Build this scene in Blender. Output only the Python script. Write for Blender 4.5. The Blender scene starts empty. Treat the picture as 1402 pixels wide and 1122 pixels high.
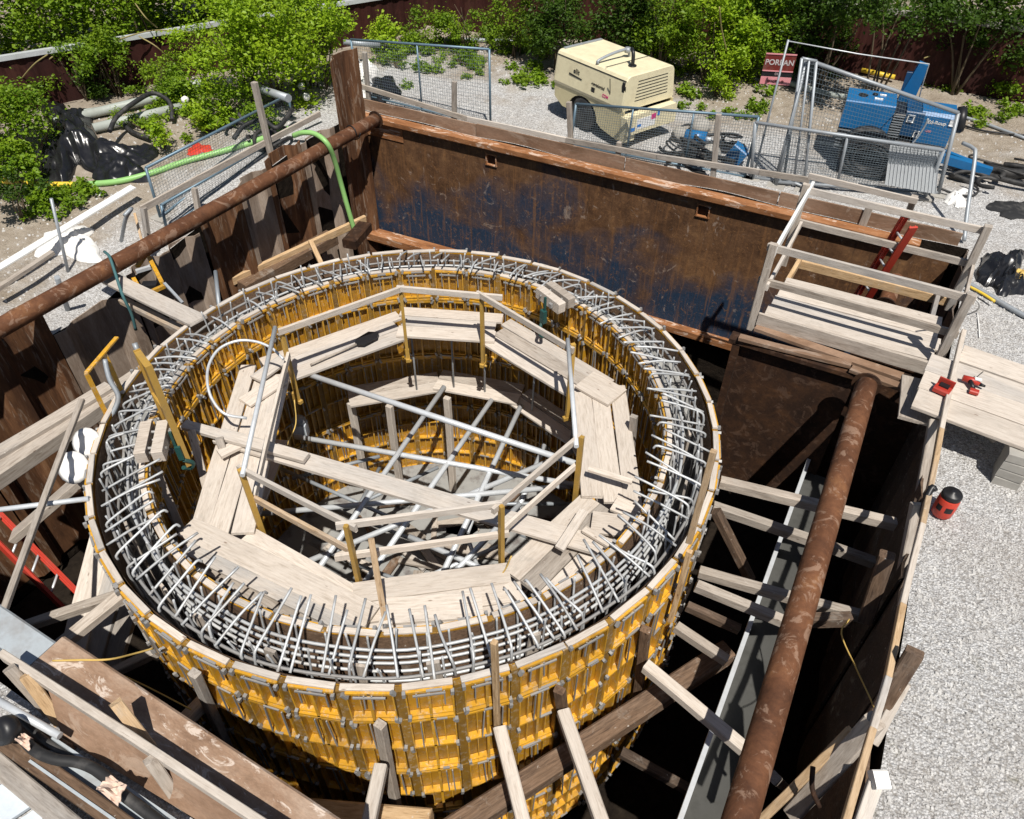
import bpy, math, random
import numpy as np
from mathutils import Vector, Matrix
random.seed(7); rng = np.random.default_rng(7)
SC = bpy.context.scene; COL = SC.collection
R = math.radians
# ---------------------------------------------------------------- camera, sky, sun
# world: x along the back of the pit, y towards the back, z up; metres; origin = centre of the round formwork's rim
CAM = Vector((4.161, -5.3125, 6.0)); FOC = 1021.86
CR = Vector((0.8802, 0.4745, 0.0081)); CU = Vector((-0.3256, 0.5913, 0.7378)); CF = Vector((-0.3453, 0.6521, -0.675))
cd = bpy.data.cameras.new('camera'); cam = bpy.data.objects.new('camera', cd); COL.objects.link(cam)
m = Matrix((CR, CU, -CF)).transposed().to_4x4(); m.translation = CAM
cam.matrix_world = m
cd.sensor_width = 36; cd.sensor_fit = 'HORIZONTAL'; cd.lens = FOC * 36 / 1402; cd.clip_start = .05; cd.clip_end = 500
SC.camera = cam
SUN_EL = R(62); SUN_D = Vector((0.62, -0.78, 0)).normalized()          # horizontal direction towards the sun
W = bpy.data.worlds.new('World'); SC.world = W; W.use_nodes = True
nt = W.node_tree; bg = nt.nodes['Background']; sk = nt.nodes.new('ShaderNodeTexSky')
sk.sky_type = 'NISHITA'; sk.sun_disc = False; sk.sun_elevation = SUN_EL; sk.sun_rotation = math.atan2(SUN_D.x, SUN_D.y)
nt.links.new(sk.outputs[0], bg.inputs[0]); bg.inputs[1].default_value = 0.05
sl = bpy.data.lights.new('sun', 'SUN'); sl.energy = 5.0; sl.angle = R(.53); sl.color = (1, .95, .87)
so = bpy.data.objects.new('sun', sl); COL.objects.link(so)
sd = Vector((SUN_D.x * math.cos(SUN_EL), SUN_D.y * math.cos(SUN_EL), math.sin(SUN_EL)))
so.rotation_euler = sd.to_track_quat('Z', 'Y').to_euler(); so.location = sd * 40
SC.view_settings.view_transform = 'Standard'; SC.view_settings.look = 'None'; SC.view_settings.exposure = 0.16; SC.view_settings.gamma = 1

def ray(px, py): return CR * ((px - 701) / FOC) - CU * ((py - 561) / FOC) + CF
def at(px, py, z=0.): r = ray(px, py); return CAM + r * ((z - CAM.z) / r.z)       # photo position -> point at height z
def atx(px, py, x): r = ray(px, py); return CAM + r * ((x - CAM.x) / r.x)
def aty(px, py, y): r = ray(px, py); return CAM + r * ((y - CAM.y) / r.y)
def oncyl(px, py, rad):
    d = ray(px, py); a = d.x ** 2 + d.y ** 2; b = 2 * (CAM.x * d.x + CAM.y * d.y); c = CAM.x ** 2 + CAM.y ** 2 - rad * rad
    q = max(0, b * b - 4 * a * c); return CAM + d * ((-b - q ** .5) / 2 / a)
def pol(r, deg, z=0.): return Vector((r * math.cos(R(deg)), r * math.sin(R(deg)), z))
V = lambda *a: Vector(a)

# ---------------------------------------------------------------- materials
def nodes(name):
    mt = bpy.data.materials.new(name); mt.use_nodes = True
    return mt, mt.node_tree, mt.node_tree.nodes['Principled BSDF']
def rgb(c): return (c[0], c[1], c[2], 1)
class G:
    """tiny node graph helper"""
    def __init__(s, name):
        s.m, s.t, s.b = nodes(name); s.L = s.t.links
        s.co = s.n('ShaderNodeTexCoord').outputs['Object']; s.rnd = s.n('ShaderNodeObjectInfo').outputs['Random']
        off = s.n('ShaderNodeVectorMath'); off.operation = 'SCALE'; off.inputs[0].default_value = (37, 53, 71); s.L.new(s.rnd, off.inputs['Scale'])
        ad = s.n('ShaderNodeVectorMath'); ad.operation = 'ADD'; s.L.new(s.co, ad.inputs[0]); s.L.new(off.outputs[0], ad.inputs[1]); s.vec = ad.outputs[0]
    def n(s, t): return s.t.nodes.new(t)
    def noise(s, scale=5, detail=6, rough=.6, stretch=(1, 1, 1), dist=0., vec=None):
        mp = s.n('ShaderNodeMapping'); mp.inputs['Scale'].default_value = stretch; s.L.new(vec or s.vec, mp.inputs[0])
        t = s.n('ShaderNodeTexNoise'); t.inputs['Scale'].default_value = scale; t.inputs['Detail'].default_value = detail
        t.inputs['Roughness'].default_value = rough; t.inputs['Distortion'].default_value = dist
        s.L.new(mp.outputs[0], t.inputs['Vector']); return t.outputs['Fac']
    def voro(s, scale, out='Distance', feature='F1', stretch=(1, 1, 1)):
        mp = s.n('ShaderNodeMapping'); mp.inputs['Scale'].default_value = stretch; s.L.new(s.vec, mp.inputs[0])
        t = s.n('ShaderNodeTexVoronoi'); t.feature = feature; t.inputs['Scale'].default_value = scale
        s.L.new(mp.outputs[0], t.inputs['Vector']); return t.outputs[out]
    def ramp(s, fac, stops):
        r = s.n('ShaderNodeValToRGB'); e = r.color_ramp.elements
        while len(e) < len(stops): e.new(.5)
        for el, (p, c) in zip(e, stops): el.position = p; el.color = rgb(c) if not isinstance(c, (int, float)) else (c, c, c, 1)
        s.L.new(fac, r.inputs[0]); return r.outputs[0]
    def mix(s, fac, a, b, mode='MIX'):
        x = s.n('ShaderNodeMix'); x.data_type = 'RGBA'; x.blend_type = mode
        for k, v in ((0, fac), (6, a), (7, b)):
            if isinstance(v, (int, float)): x.inputs[k].default_value = v
            elif isinstance(v, tuple): x.inputs[k].default_value = rgb(v)
            else: s.L.new(v, x.inputs[k])
        return x.outputs[2]
    def math(s, op, a, b=0., clamp=False):
        x = s.n('ShaderNodeMath'); x.operation = op; x.use_clamp = clamp
        for k, v in ((0, a), (1, b)):
            if isinstance(v, (int, float)): x.inputs[k].default_value = v
            else: s.L.new(v, x.inputs[k])
        return x.outputs[0]
    def sep(s, vec):
        x = s.n('ShaderNodeSeparateXYZ'); s.L.new(vec, x.inputs[0]); return x.outputs
    def vary(s, col, amt=.2, hue=0.0):
        h = s.n('ShaderNodeHueSaturation'); s.L.new(col, h.inputs['Color'])
        s.L.new(s.math('ADD', s.math('MULTIPLY', s.rnd, amt), 1 - amt / 2), h.inputs['Value']); return h.outputs[0]
    def bump(s, h, strength=.3, dist=.02):
        b = s.n('ShaderNodeBump'); b.inputs['Strength'].default_value = strength; b.inputs['Distance'].default_value = dist
        s.L.new(h, b.inputs['Height']); s.L.new(b.outputs[0], s.b.inputs['Normal'])
    def done(s, col, rough=.7, metal=0., spec=.4):
        if isinstance(col, tuple): s.b.inputs['Base Color'].default_value = rgb(col)
        else: s.L.new(col, s.b.inputs['Base Color'])
        if isinstance(rough, (int, float)): s.b.inputs['Roughness'].default_value = rough
        else: s.L.new(rough, s.b.inputs['Roughness'])
        s.b.inputs['Metallic'].default_value = metal; s.b.inputs['Specular IOR Level'].default_value = spec
        return s.m
MT = {}
def wood(name, light, mid, dark, vary=.3, grime=.55, weather=.95):
    g = G(name)
    gr = g.noise(9, 5, .65, (.55, 5, 5), .6); col = g.ramp(gr, [(.3, dark), (.47, mid), (.7, light)])
    fine = g.noise(30, 3, .6, (.35, 7, 7)); col = g.mix(.24, col, g.ramp(fine, [(.3, .55), (.7, 1.)]), 'MULTIPLY')
    st = g.noise(2.1, 5, .6, (.6, 1.6, 1.6), .8); col = g.mix(g.ramp(st, [(.52, 0.), (.75, grime)]), col, (dark[0] * .55, dark[1] * .52, dark[2] * .5))
    kn = g.voro(3.2, stretch=(.8, 2.2, 2.2)); col = g.mix(g.ramp(kn, [(.035, .75), (.075, 0.)]), col, (dark[0] * .4, dark[1] * .3, dark[2] * .25))
    sp = g.noise(16, 3, .7); col = g.mix(g.ramp(sp, [(.66, 0.), (.72, .55)]), col, (.62, .58, .52))
    gy = g.n('ShaderNodeHueSaturation'); g.L.new(col, gy.inputs['Color']); gy.inputs['Saturation'].default_value = .35; gy.inputs['Value'].default_value = .66
    r2 = g.math('FRACT', g.math('MULTIPLY', g.rnd, 7.31)); wx = g.math('MULTIPLY', g.math('MULTIPLY', r2, r2), weather)
    patch = g.ramp(g.noise(1.3, 6, .65, (.5, 2.2, 2.2), .5), [(.42, .25), (.62, 1.)]); col = g.mix(g.math('MULTIPLY', wx, patch), col, gy.outputs[0])
    ck = g.noise(26, 4, .75, (.12, 6, 6), .4); col = g.mix(g.ramp(ck, [(.27, .7), (.36, 0.)]), col, (dark[0] * .5, dark[1] * .45, dark[2] * .4))
    mud = g.noise(3.3, 8, .75, (1, 1, 1), .5); col = g.mix(g.ramp(mud, [(.57, 0.), (.68, .45)]), col, (.36, .33, .29))
    g.bump(g.math('ADD', gr, fine), .35, .006)
    MT[name] = g.done(g.vary(col, vary), .82, 0, .25)
wood('wood_pale', (.67, .605, .535), (.59, .52, .45), (.46, .395, .33), .22, .3)
wood('wood_grey', (.52, .46, .40), (.42, .365, .31), (.27, .22, .18), .35)
wood('wood_warm', (.66, .47, .28), (.52, .35, .19), (.32, .2, .1), .25, .4)
wood('wood_brown', (.22, .14, .09), (.14, .088, .055), (.07, .042, .028), .35)
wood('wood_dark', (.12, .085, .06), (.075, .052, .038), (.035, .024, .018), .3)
def plain(name, c, rough=.5, metal=0., var=.12, dirt=.25, dc=(.2, .17, .14), spec=.4, bs=25, bst=.12, splash=0.):
    g = G(name); n = g.noise(bs, 5, .6)
    col = g.mix(g.ramp(g.noise(4, 7, .65), [(.5, 0.), (.72, dirt)]), c, dc); col = g.mix(.25, col, g.ramp(n, [(.3, .6), (.7, 1.)]), 'MULTIPLY')
    if splash: col = g.mix(g.ramp(g.noise(13, 7, .8), [(.53, 0.), (.60, splash)]), col, (.46, .42, .36)); col = g.mix(g.ramp(g.noise(5, 6, .75, (2.2, 2.2, .35)), [(.52, 0.), (.66, .45)]), col, (.13, .065, .02))
    g.bump(n, bst, .004); MT[name] = g.done(g.vary(col, var), rough, metal, spec)
plain('yellow_sheet', (.40, .20, .010), .45, 0, .5, .65, (.15, .08, .028), .5, splash=.3)
plain('yellow_filler', (.25, .135, .018), .5, 0, .5, .6, (.1, .06, .03), .5, splash=.4)  # filler strip yellow darkened to paint in the recess shade between panels
plain('yellow_rib', (.58, .305, .02), .45, 0, .35, .55, (.24, .15, .07), .5, splash=.45)
plain('yellow_post', (.46, .28, .06), .5, 0, .3, .5, (.25, .18, .1), .5)
plain('hardware', (.33, .325, .32), .6, .35, .3, .6, (.3, .27, .23))
plain('rebar', (.54, .555, .565), .5, .25, .35, .6, (.25, .21, .18))
plain('rebar_dull', (.27, .265, .26), .6, .2, .35, .6, (.14, .11, .09))
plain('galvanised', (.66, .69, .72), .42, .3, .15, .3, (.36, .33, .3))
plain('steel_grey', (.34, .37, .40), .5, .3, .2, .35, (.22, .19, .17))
plain('fence_blue', (.13, .20, .26), .45, .3, .2, .3, (.3, .3, .3))
plain('fence_wire', (.17, .215, .25), .5, .2, .1, .1)
plain('wire_pale', (.55, .58, .6), .5, .3, .1, .1)
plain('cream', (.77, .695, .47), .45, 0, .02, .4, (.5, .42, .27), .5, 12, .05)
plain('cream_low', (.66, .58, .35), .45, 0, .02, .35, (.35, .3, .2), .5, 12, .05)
plain('black_plastic', (.014, .014, .016), .42, 0, .2, .1, (.1, .1, .1))
plain('rubber', (.02, .02, .021), .62, 0, .3, .5, (.16, .15, .14))
plain('tarp_black', (.012, .012, .014), .26, 0, .1, .15, (.1, .1, .1), .6, 14, .5)
plain('blue_paint', (.011, .135, .34), .36, 0, .1, .2, (.05, .1, .16), .5)
plain('blue_deep', (.008, .055, .14), .4, 0, .1, .2, (.03, .05, .08), .5)
plain('red_paint', (.62, .055, .03), .42, 0, .1, .3, (.25, .1, .08))
plain('red_ladder', (.50, .05, .03), .45, 0, .1, .3, (.3, .15, .12))
plain('red_sign', (.16, .022, .018), .5, 0, 0, .5)
plain('letter_dirty', (.55, .5, .5), .6, 0, 0, .8, (.25, .12, .12), .3, 25)
plain('red_tool', (.40, .035, .022), .42, 0, .1, .4, (.2, .08, .06))
plain('pink_sign', (.72, .30, .32), .5, 0, 0, .3, (.6, .1, .12))
plain('white_sheet', (.80, .79, .77), .5, 0, .1, .25, (.5, .46, .4))
plain('white_paint', (.80, .80, .78), .5, 0, .1, .1)
plain('grey_pipe', (.36, .39, .36), .5, 0, .2, .4, (.2, .2, .15))
plain('green_hose', (.27, .52, .17), .42, 0, .1, .25, (.3, .35, .2))
plain('yellow_hose', (.75, .52, .05), .42, 0, .1, .3, (.4, .3, .1))
plain('teal_cloth', (.012, .065, .06), .6, 0, .1, .2)
plain('rope_teal', (.05, .14, .15), .7, 0, .1, .2)
plain('rope_yellow', (.62, .42, .12), .7, 0, .1, .2)
plain('paper_pink', (.72, .56, .46), .75, 0, .1, .5, (.55, .36, .27), .2, 40, .6)
plain('tile_pale', (.60, .66, .72), .5, 0, .12, .4, (.4, .4, .4))
plain('wale_grey', (.40, .44, .47), .5, 0, .12, .5, (.25, .22, .2))
plain('decal_blue', (.03, .2, .6), .5, 0, 0, 0); plain('decal_magenta', (.6, .03, .2), .5, 0, 0, 0); plain('decal_white', (.8, .8, .8), .5, 0, 0, 0)
plain('decal_black', (.02, .02, .02), .5, 0, 0, 0)
plain('concrete_shaded', (.07, .07, .066), .85, 0, .15, .65, (.04, .04, .036), .2, 9, .3)  # concrete with the deep pit's shade put into its base colour
plain('concrete_floor', (.31, .31, .30), .85, 0, .15, .8, (.09, .065, .06), .2, 9, .3)
plain('concrete', (.30, .30, .29), .85, 0, .15, .65, (.15, .145, .135), .2, 9, .3)
plain('block_grey', (.36, .345, .315), .9, 0, .2, .4, (.2, .18, .16), .2, 18, .5)
plain('bark', (.10, .075, .045), .9, 0, .3, .3); plain('twig', (.30, .25, .10), .9, 0, .3, .3)
def rust(name, cols, scuff=.35, sc=(.46, .36, .29), stretch=(1, 1, 1), scale=3.):
    g = G(name); n = g.noise(scale, 9, .68, stretch, .4); col = g.ramp(n, [(.28, cols[0]), (.45, cols[1]), (.58, cols[2]), (.75, cols[3])])
    f = g.noise(28, 4, .7, stretch); col = g.mix(.45, col, g.ramp(f, [(.3, .45), (.7, 1.)]), 'MULTIPLY')
    w = g.noise(scale * 1.7, 8, .7, stretch, 1.2); col = g.mix(g.ramp(w, [(.545, 0.), (.60, scuff)]), col, sc)
    g.bump(g.math('ADD', n, f), .3, .01); MT[name] = g.done(g.vary(col, .2), .78, .1, .3)
rust('rust_pipe', [(.06, .026, .014), (.125, .052, .025), (.175, .075, .036), (.30, .14, .06)], .4, (.42, .29, .21), (1, 1, 1), 2.6)
rust('rust_sheet', [(.05, .024, .014), (.12, .055, .027), (.19, .09, .042), (.30, .17, .09)], .5, (.34, .27, .21), (3, 3, .45), 1.8)
rust('rust_grey', [(.17, .12, .088), (.31, .235, .18), (.42, .335, .27), (.5, .42, .35)], .5, (.42, .34, .28), (2.5, 2.5, .5), 1.6)
rust('rust_orange', [(.17, .07, .03), (.33, .14, .055), (.43, .2, .09), (.5, .28, .15)], .75, (.66, .52, .42), (.6, 2, 2), 2.4)
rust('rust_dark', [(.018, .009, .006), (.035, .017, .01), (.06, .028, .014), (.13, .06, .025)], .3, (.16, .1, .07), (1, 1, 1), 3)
rust('rust_wale', [(.21, .125, .08), (.35, .225, .15), (.44, .31, .225), (.53, .41, .32)], .8, (.68, .58, .5), (.8, 2, 2), 2.2)
rust('rust_board', [(.16, .095, .06), (.25, .155, .1), (.32, .21, .145), (.4, .28, .2)], .4, (.45, .36, .29), (.5, 1, 1.4), 1.8)
rust('red_steel_shaded', [(.018, .005, .004), (.034, .008, .006), (.046, .011, .008), (.07, .02, .014)], .2, (.12, .05, .03), (1, 1, .5), 1.2)  # wall red lowered so the overhanging trees' shade is in the colour
# big plate at the back of the pit: rust over old blue paint (the paint survives low down and towards the left middle)
g = G('plate_blue'); x, y, z = g.sep(g.co)
n = g.noise(2.2, 10, .68, (1, 1, 1), .5); col = g.ramp(n, [(.28, (.06, .03, .016)), (.44, (.125, .062, .03)), (.56, (.175, .09, .044)), (.7, (.28, .15, .068))])
f = g.noise(24, 5, .7); col = g.mix(.5, col, g.ramp(f, [(.32, .4), (.68, 1.)]), 'MULTIPLY')
bl = g.math('ADD', g.noise(.62, 4, .55, (1, 1, 1.2), .4, g.co), g.math('MULTIPLY', g.math('SUBTRACT', 1.85, z), .13))
bl = g.math('SUBTRACT', bl, g.math('MULTIPLY', g.math('ABSOLUTE', g.math('ADD', x, 2.2)), .015))
col = g.mix(g.ramp(bl, [(.44, 0.), (.64, .93)]), col, g.mix(f, (.007, .02, .045), (.014, .056, .12)))
o = g.noise(9, 9, .8, (1, 1, 1), 1.2); col = g.mix(g.ramp(o, [(.55, 0.), (.63, .65)]), col, (.30, .15, .06))
sk_ = g.noise(3.5, 7, .7, (3.2, 3.2, .22), .3); col = g.mix(g.ramp(sk_, [(.52, 0.), (.66, .55)]), col, (.24, .115, .045)); sk2 = g.noise(4.5, 7, .7, (3.5, 3.5, .25), .3); col = g.mix(g.ramp(sk2, [(.55, 0.), (.68, .55)]), col, (.045, .028, .02))
s_ = g.noise(3.1, 9, .7, (1, 1, 1), 1.5); col = g.mix(g.ramp(s_, [(.60, 0.), (.66, .6)]), col, (.40, .31, .25))
g.bump(g.math('ADD', n, f), .35, .012); MT['plate_blue'] = g.done(col, .66, .1, .35)
# ground: pale crushed stone, sand further back, with damp and dirt blotches
g = G('gravel'); g.vec = g.co; x, y, z = g.sep(g.co)
st = g.voro(46, 'Color'); stc = g.ramp(g.sep(st)[0], [(0., (.48, .48, .482)), (.5, (.65, .65, .652)), (1., (.78, .78, .78))])
ed = g.voro(46); stc = g.mix(g.ramp(ed, [(.45, 0.), (.8, .6)]), stc, (.24, .225, .205))
sp_ = g.noise(17, 4, .75); stc = g.mix(g.ramp(sp_, [(.58, 0.), (.66, .55)]), stc, (.27, .24, .21))
vm = g.math('ABSOLUTE', g.math('SUBTRACT', g.noise(13, 5, .6, (1, 1, 1), .3), .5)); stc = g.mix(g.ramp(vm, [(.0, .75), (.035, 0.)]), stc, (.22, .2, .18))
pz = g.noise(5, 6, .75); stc = g.mix(g.ramp(pz, [(.55, 0.), (.7, .5)]), stc, (.74, .73, .71))
big = g.noise(.8, 6, .6); stc = g.mix(g.ramp(big, [(.45, 0.), (.75, .4)]), stc, (.36, .30, .24))
sand = g.ramp(g.noise(3.5, 9, .7), [(.25, (.25, .20, .15)), (.5, (.40, .34, .27)), (.75, (.54, .48, .41))])
sand = g.mix(.4, sand, g.ramp(g.noise(40, 3, .7), [(.3, .5), (.7, 1.)]), 'MULTIPLY')
far = g.math('ADD', g.math('MULTIPLY', g.math('SUBTRACT', y, 9.4), .5), g.math('MULTIPLY', g.math('SUBTRACT', big, .5), 3.))
lef = g.math('ADD', g.math('MULTIPLY', g.math('SUBTRACT', -6.9, x), .9), g.math('MULTIPLY', g.math('SUBTRACT', g.noise(1.3, 5), .5), 3.))
lef = g.math('SUBTRACT', -6.9, x); lef = g.math('ADD', g.math('MULTIPLY', lef, .9), g.math('MULTIPLY', g.math('SUBTRACT', g.noise(1.3, 5), .5), 3.))
mk = g.math('MAXIMUM', far, lef, True)
mm = g.n('ShaderNodeClamp'); g.L.new(mk, mm.inputs[0])
col = g.mix(mm.outputs[0], stc, sand)
gr = g.noise(1.7, 7, .65, (1, 1, 1), .5); col = g.mix(g.ramp(gr, [(.62, 0.), (.74, .5)]), col, (.16, .15, .07))
h = g.math('ADD', g.math('MULTIPLY', ed, -.9), g.math('MULTIPLY', g.noise(16, 6, .75), 2.2)); g.bump(h, .8, .03)
MT['gravel'] = g.done(col, .92, 0, .2)
g = G('soil'); n = g.noise(5, 8, .7); g.bump(n, .8, .06); MT['soil'] = g.done(g.ramp(n, [(.3, (.008, .006, .005)), (.7, (.028, .021, .015))]), .95, 0, .1)
g = G('pebble'); MT['pebble'] = g.done(g.vary(g.ramp(g.noise(1.5, 3, .7, (9, 9, 9)), [(.3, (.34, .33, .32)), (.7, (.68, .67, .65))]), .2), .9, 0, .2)
def leafmat(name, a, b, c):
    g = G(name); n = g.noise(1.6, 4, .6); f = g.noise(19, 2, .6, vec=g.co)
    col = g.mix(f, g.ramp(n, [(.32, a), (.5, b), (.7, c)]), g.ramp(f, [(.35, a), (.65, c)]))
    g.done(g.vary(col, .25), .5, 0, .35)
    tr = g.n('ShaderNodeBsdfTranslucent'); g.L.new(col, tr.inputs[0]); mx = g.n('ShaderNodeMixShader'); mx.inputs[0].default_value = .42
    out = g.t.nodes['Material Output']; g.L.new(g.b.outputs[0], mx.inputs[1]); g.L.new(tr.outputs[0], mx.inputs[2]); g.L.new(mx.outputs[0], out.inputs[0]); MT[name] = g.m
leafmat('leaf_bright', (.14, .28, .008), (.27, .43, .012), (.42, .55, .03))
leafmat('leaf_mid', (.07, .16, .008), (.17, .30, .012), (.29, .41, .022))
leafmat('leaf_dark', (.02, .05, .006), (.05, .11, .009), (.10, .18, .014))

# ---------------------------------------------------------------- mesh helpers
class MB:
    def __init__(s): s.v = []; s.f = []; s.sm = []
    def add(s, vs, fs, smooth=False):
        k = len(s.v); s.v += [tuple(q) for q in vs]; s.f += [tuple(i + k for i in f) for f in fs]
        s.sm += ([smooth] * len(fs) if isinstance(smooth, bool) else smooth)
    def box(s, c, d, rot=None, ch=0.):
        a, b, e = d[0] / 2, d[1] / 2, d[2] / 2; rot = rot or Matrix.Identity(3); c = Vector(c)
        if ch:   # chamfered long edges (prism along x)
            sec = [(-b + ch, -e), (b - ch, -e), (b, -e + ch), (b, e - ch), (b - ch, e), (-b + ch, e), (-b, e - ch), (-b, -e + ch)]
            vs = [c + rot @ Vector((x, q[0], q[1])) for x in (-a, a) for q in sec]
            fs = [tuple(range(7, -1, -1)), tuple(range(8, 16))] + [(i, (i + 1) % 8, 8 + (i + 1) % 8, 8 + i) for i in range(8)]
        else:
            vs = [c + rot @ Vector((x, y, z)) for x in (-a, a) for y in (-b, b) for z in (-e, e)]
            fs = [(0, 1, 3, 2), (4, 6, 7, 5), (0, 4, 5, 1), (2, 3, 7, 6), (0, 2, 6, 4), (1, 5, 7, 3)]
        s.add(vs, fs); return s
    def beam(s, a, b, w, h, up=(0, 0, 1), ch=0.):
        a = Vector(a); b = Vector(b); s.box((a + b) / 2, ((b - a).length, w, h), frame(b - a, up), ch); return s
    def tube(s, pts, r, n=8, closed=False, caps=True):
        pts = [Vector(p) for p in pts]; N = len(pts); rs = r if isinstance(r, (list, tuple)) else [r] * N
        vs = []; prev = None
        for i, p in enumerate(pts):
            t = (pts[(i + 1) % N] - pts[i - 1]) if closed else (pts[min(i + 1, N - 1)] - pts[max(i - 1, 0)])
            if t.length < 1e-9: t = Vector((0, 0, 1))
            t.normalize()
            if prev is None: u = t.orthogonal().normalized()
            else:
                u = prev - t * prev.dot(t)
                u = u.normalized() if u.length > 1e-6 else t.orthogonal().normalized()
            prev = u; w = t.cross(u)
            vs += [p + (u * math.cos(2 * math.pi * k / n) + w * math.sin(2 * math.pi * k / n)) * rs[i] for k in range(n)]
        fs = []; sm = []
        for i in range(N if closed else N - 1):
            j = (i + 1) % N
            for k in range(n): fs.append((i * n + k, i * n + (k + 1) % n, j * n + (k + 1) % n, j * n + k)); sm.append(True)
        if not closed and caps: fs += [tuple(range(n - 1, -1, -1)), tuple((N - 1) * n + k for k in range(n))]; sm += [False, False]
        s.add(vs, fs, sm); return s
    def prism(s, poly, o, ux, uy, uz, d, caps=True):
        """polygon (2d) in plane ux,uy at o, extruded by d along uz"""
        o, ux, uy, uz = map(Vector, (o, ux, uy, uz)); n = len(poly)
        vs = [o + ux * p[0] + uy * p[1] + uz * t for t in (0, d) for p in poly]
        fs = ([tuple(range(n - 1, -1, -1)), tuple(range(n, 2 * n))] if caps else []) + [(i, (i + 1) % n, n + (i + 1) % n, n + i) for i in range(n)]
        s.add(vs, fs); return s
    def lathe(s, prof, c, n=20, rot=None):
        c = Vector(c); rot = rot or Matrix.Identity(3)
        vs = [c + rot @ Vector((r * math.cos(2 * math.pi * k / n), r * math.sin(2 * math.pi * k / n), z)) for r, z in prof for k in range(n)]
        fs = [(i * n + k, i * n + (k + 1) % n, (i + 1) * n + (k + 1) % n, (i + 1) * n + k) for i in range(len(prof) - 1) for k in range(n)]
        sm = [True] * len(fs); fs += [tuple(range(n - 1, -1, -1)), tuple((len(prof) - 1) * n + k for k in range(n))]; sm += [False, False]
        s.add(vs, fs, sm); return s
    def grid(s, fn, nu, nv, smooth=True):
        vs = [fn(i / nu, j / nv) for j in range(nv + 1) for i in range(nu + 1)]
        s.add(vs, [(j * (nu + 1) + i, j * (nu + 1) + i + 1, (j + 1) * (nu + 1) + i + 1, (j + 1) * (nu + 1) + i) for j in range(nv) for i in range(nu)], smooth); return s
    def mesh(s, name, mat, off=Vector((0, 0, 0))):
        me = bpy.data.meshes.new(name); me.from_pydata([(a - off.x, b - off.y, c - off.z) for a, b, c in s.v], [], s.f)
        me.polygons.foreach_set('use_smooth', s.sm); me.materials.append(MT[mat]); me.update(); return me
    def build(s, name, mat, parent=None, local=False):
        """one mesh object; world-space vertices unless local (then they are in the parent's space)"""
        if local: off = Vector((0, 0, 0))
        elif parent is not None: off = parent.location.copy()
        else:
            a = np.array(s.v); off = Vector(((a[:, 0].min() + a[:, 0].max()) / 2, (a[:, 1].min() + a[:, 1].max()) / 2, a[:, 2].min()))
        o = bpy.data.objects.new(name, s.mesh(name, mat, off)); COL.objects.link(o)
        if parent is not None: o.parent = parent
        elif not local: o.location = off
        return o
def frame(d, up=(0, 0, 1)):
    x = Vector(d).normalized(); up = Vector(up)
    if abs(x.dot(up.normalized())) > .985: up = Vector((0, 1, 0)) if abs(x.y) < .9 else Vector((1, 0, 0))
    y = up.cross(x).normalized(); z = x.cross(y); return Matrix((x, y, z)).transposed()
def tag(o, label=None, cat=None, group=None, kind=None):
    if label: o['label'] = label
    if cat: o['category'] = cat
    if group: o['group'] = group
    if kind: o['kind'] = kind
    return o
def thing(name, loc, label, cat, group=None, rz=0.):
    o = bpy.data.objects.new(name, None); COL.objects.link(o); o.location = loc; o.rotation_euler.z = rz; o.empty_display_size = .2
    return tag(o, label, cat, group)
def copy_tree(o, parent=None):
    c = o.copy(); COL.objects.link(c)
    if parent is not None: c.parent = parent
    for ch in list(o.children): copy_tree(ch, c)
    return c
def plankmesh(name, L, w, h, mat):
    n = max(2, min(7, int(L / .5) + 1)); c = min(w, h) * .1; b, e = w / 2, h / 2
    sec = [(-b + c, -e), (b - c, -e), (b, -e + c), (b, e - c), (b - c, e), (-b + c, e), (-b, e - c), (-b, -e + c)]
    bow = random.uniform(-1, 1) * .004 * L; bz = random.uniform(-1, 1) * .003 * L; tw = random.uniform(-.012, .012) * L
    mb = MB(); vs = []
    for i in range(n + 1):
        t = i / n; q = 4 * t * (1 - t); a = tw * (t - .5); ca, sa = math.cos(a), math.sin(a)
        ex = 0
        for k, (y, z) in enumerate(sec):
            if i in (0, n): ex = random.uniform(-.006, .006)
            j = random.uniform(-.0012, .0012)
            vs.append((-L / 2 + L * t + ex, y * ca - z * sa + bow * q + j, y * sa + z * ca + bz * q + j))
    fs = [tuple(range(7, -1, -1)), tuple(n * 8 + k for k in range(8))]
    fs += [(i * 8 + k, i * 8 + (k + 1) % 8, (i + 1) * 8 + (k + 1) % 8, (i + 1) * 8 + k) for i in range(n) for k in range(8)]
    mb.add(vs, fs); return mb.mesh(name, mat)
def timber(name, a, b, w, h, mat='wood_pale', label=None, cat='timber', group=None, parent=None, up=(0, 0, 1)):
    """a sawn timber from a to b, its own local x along the grain"""
    a = Vector(a); b = Vector(b); o = bpy.data.objects.new(name, plankmesh(name, (b - a).length, w, h, mat)); COL.objects.link(o)
    mw = frame(b - a, up).to_4x4(); mw.translation = (a + b) / 2; o.matrix_basis = mw
    if parent is not None: o.parent = parent; o.matrix_parent_inverse = parent.matrix_basis.inverted()
    else: tag(o, label, cat, group)
    return o
def bar(name, pts, r, mat, label=None, cat='tube', group=None, parent=None, n=10, closed=False):
    o = MB().tube(pts, r, n, closed).build(name, mat, parent)
    if parent is None: tag(o, label, cat, group)
    return o
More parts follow.
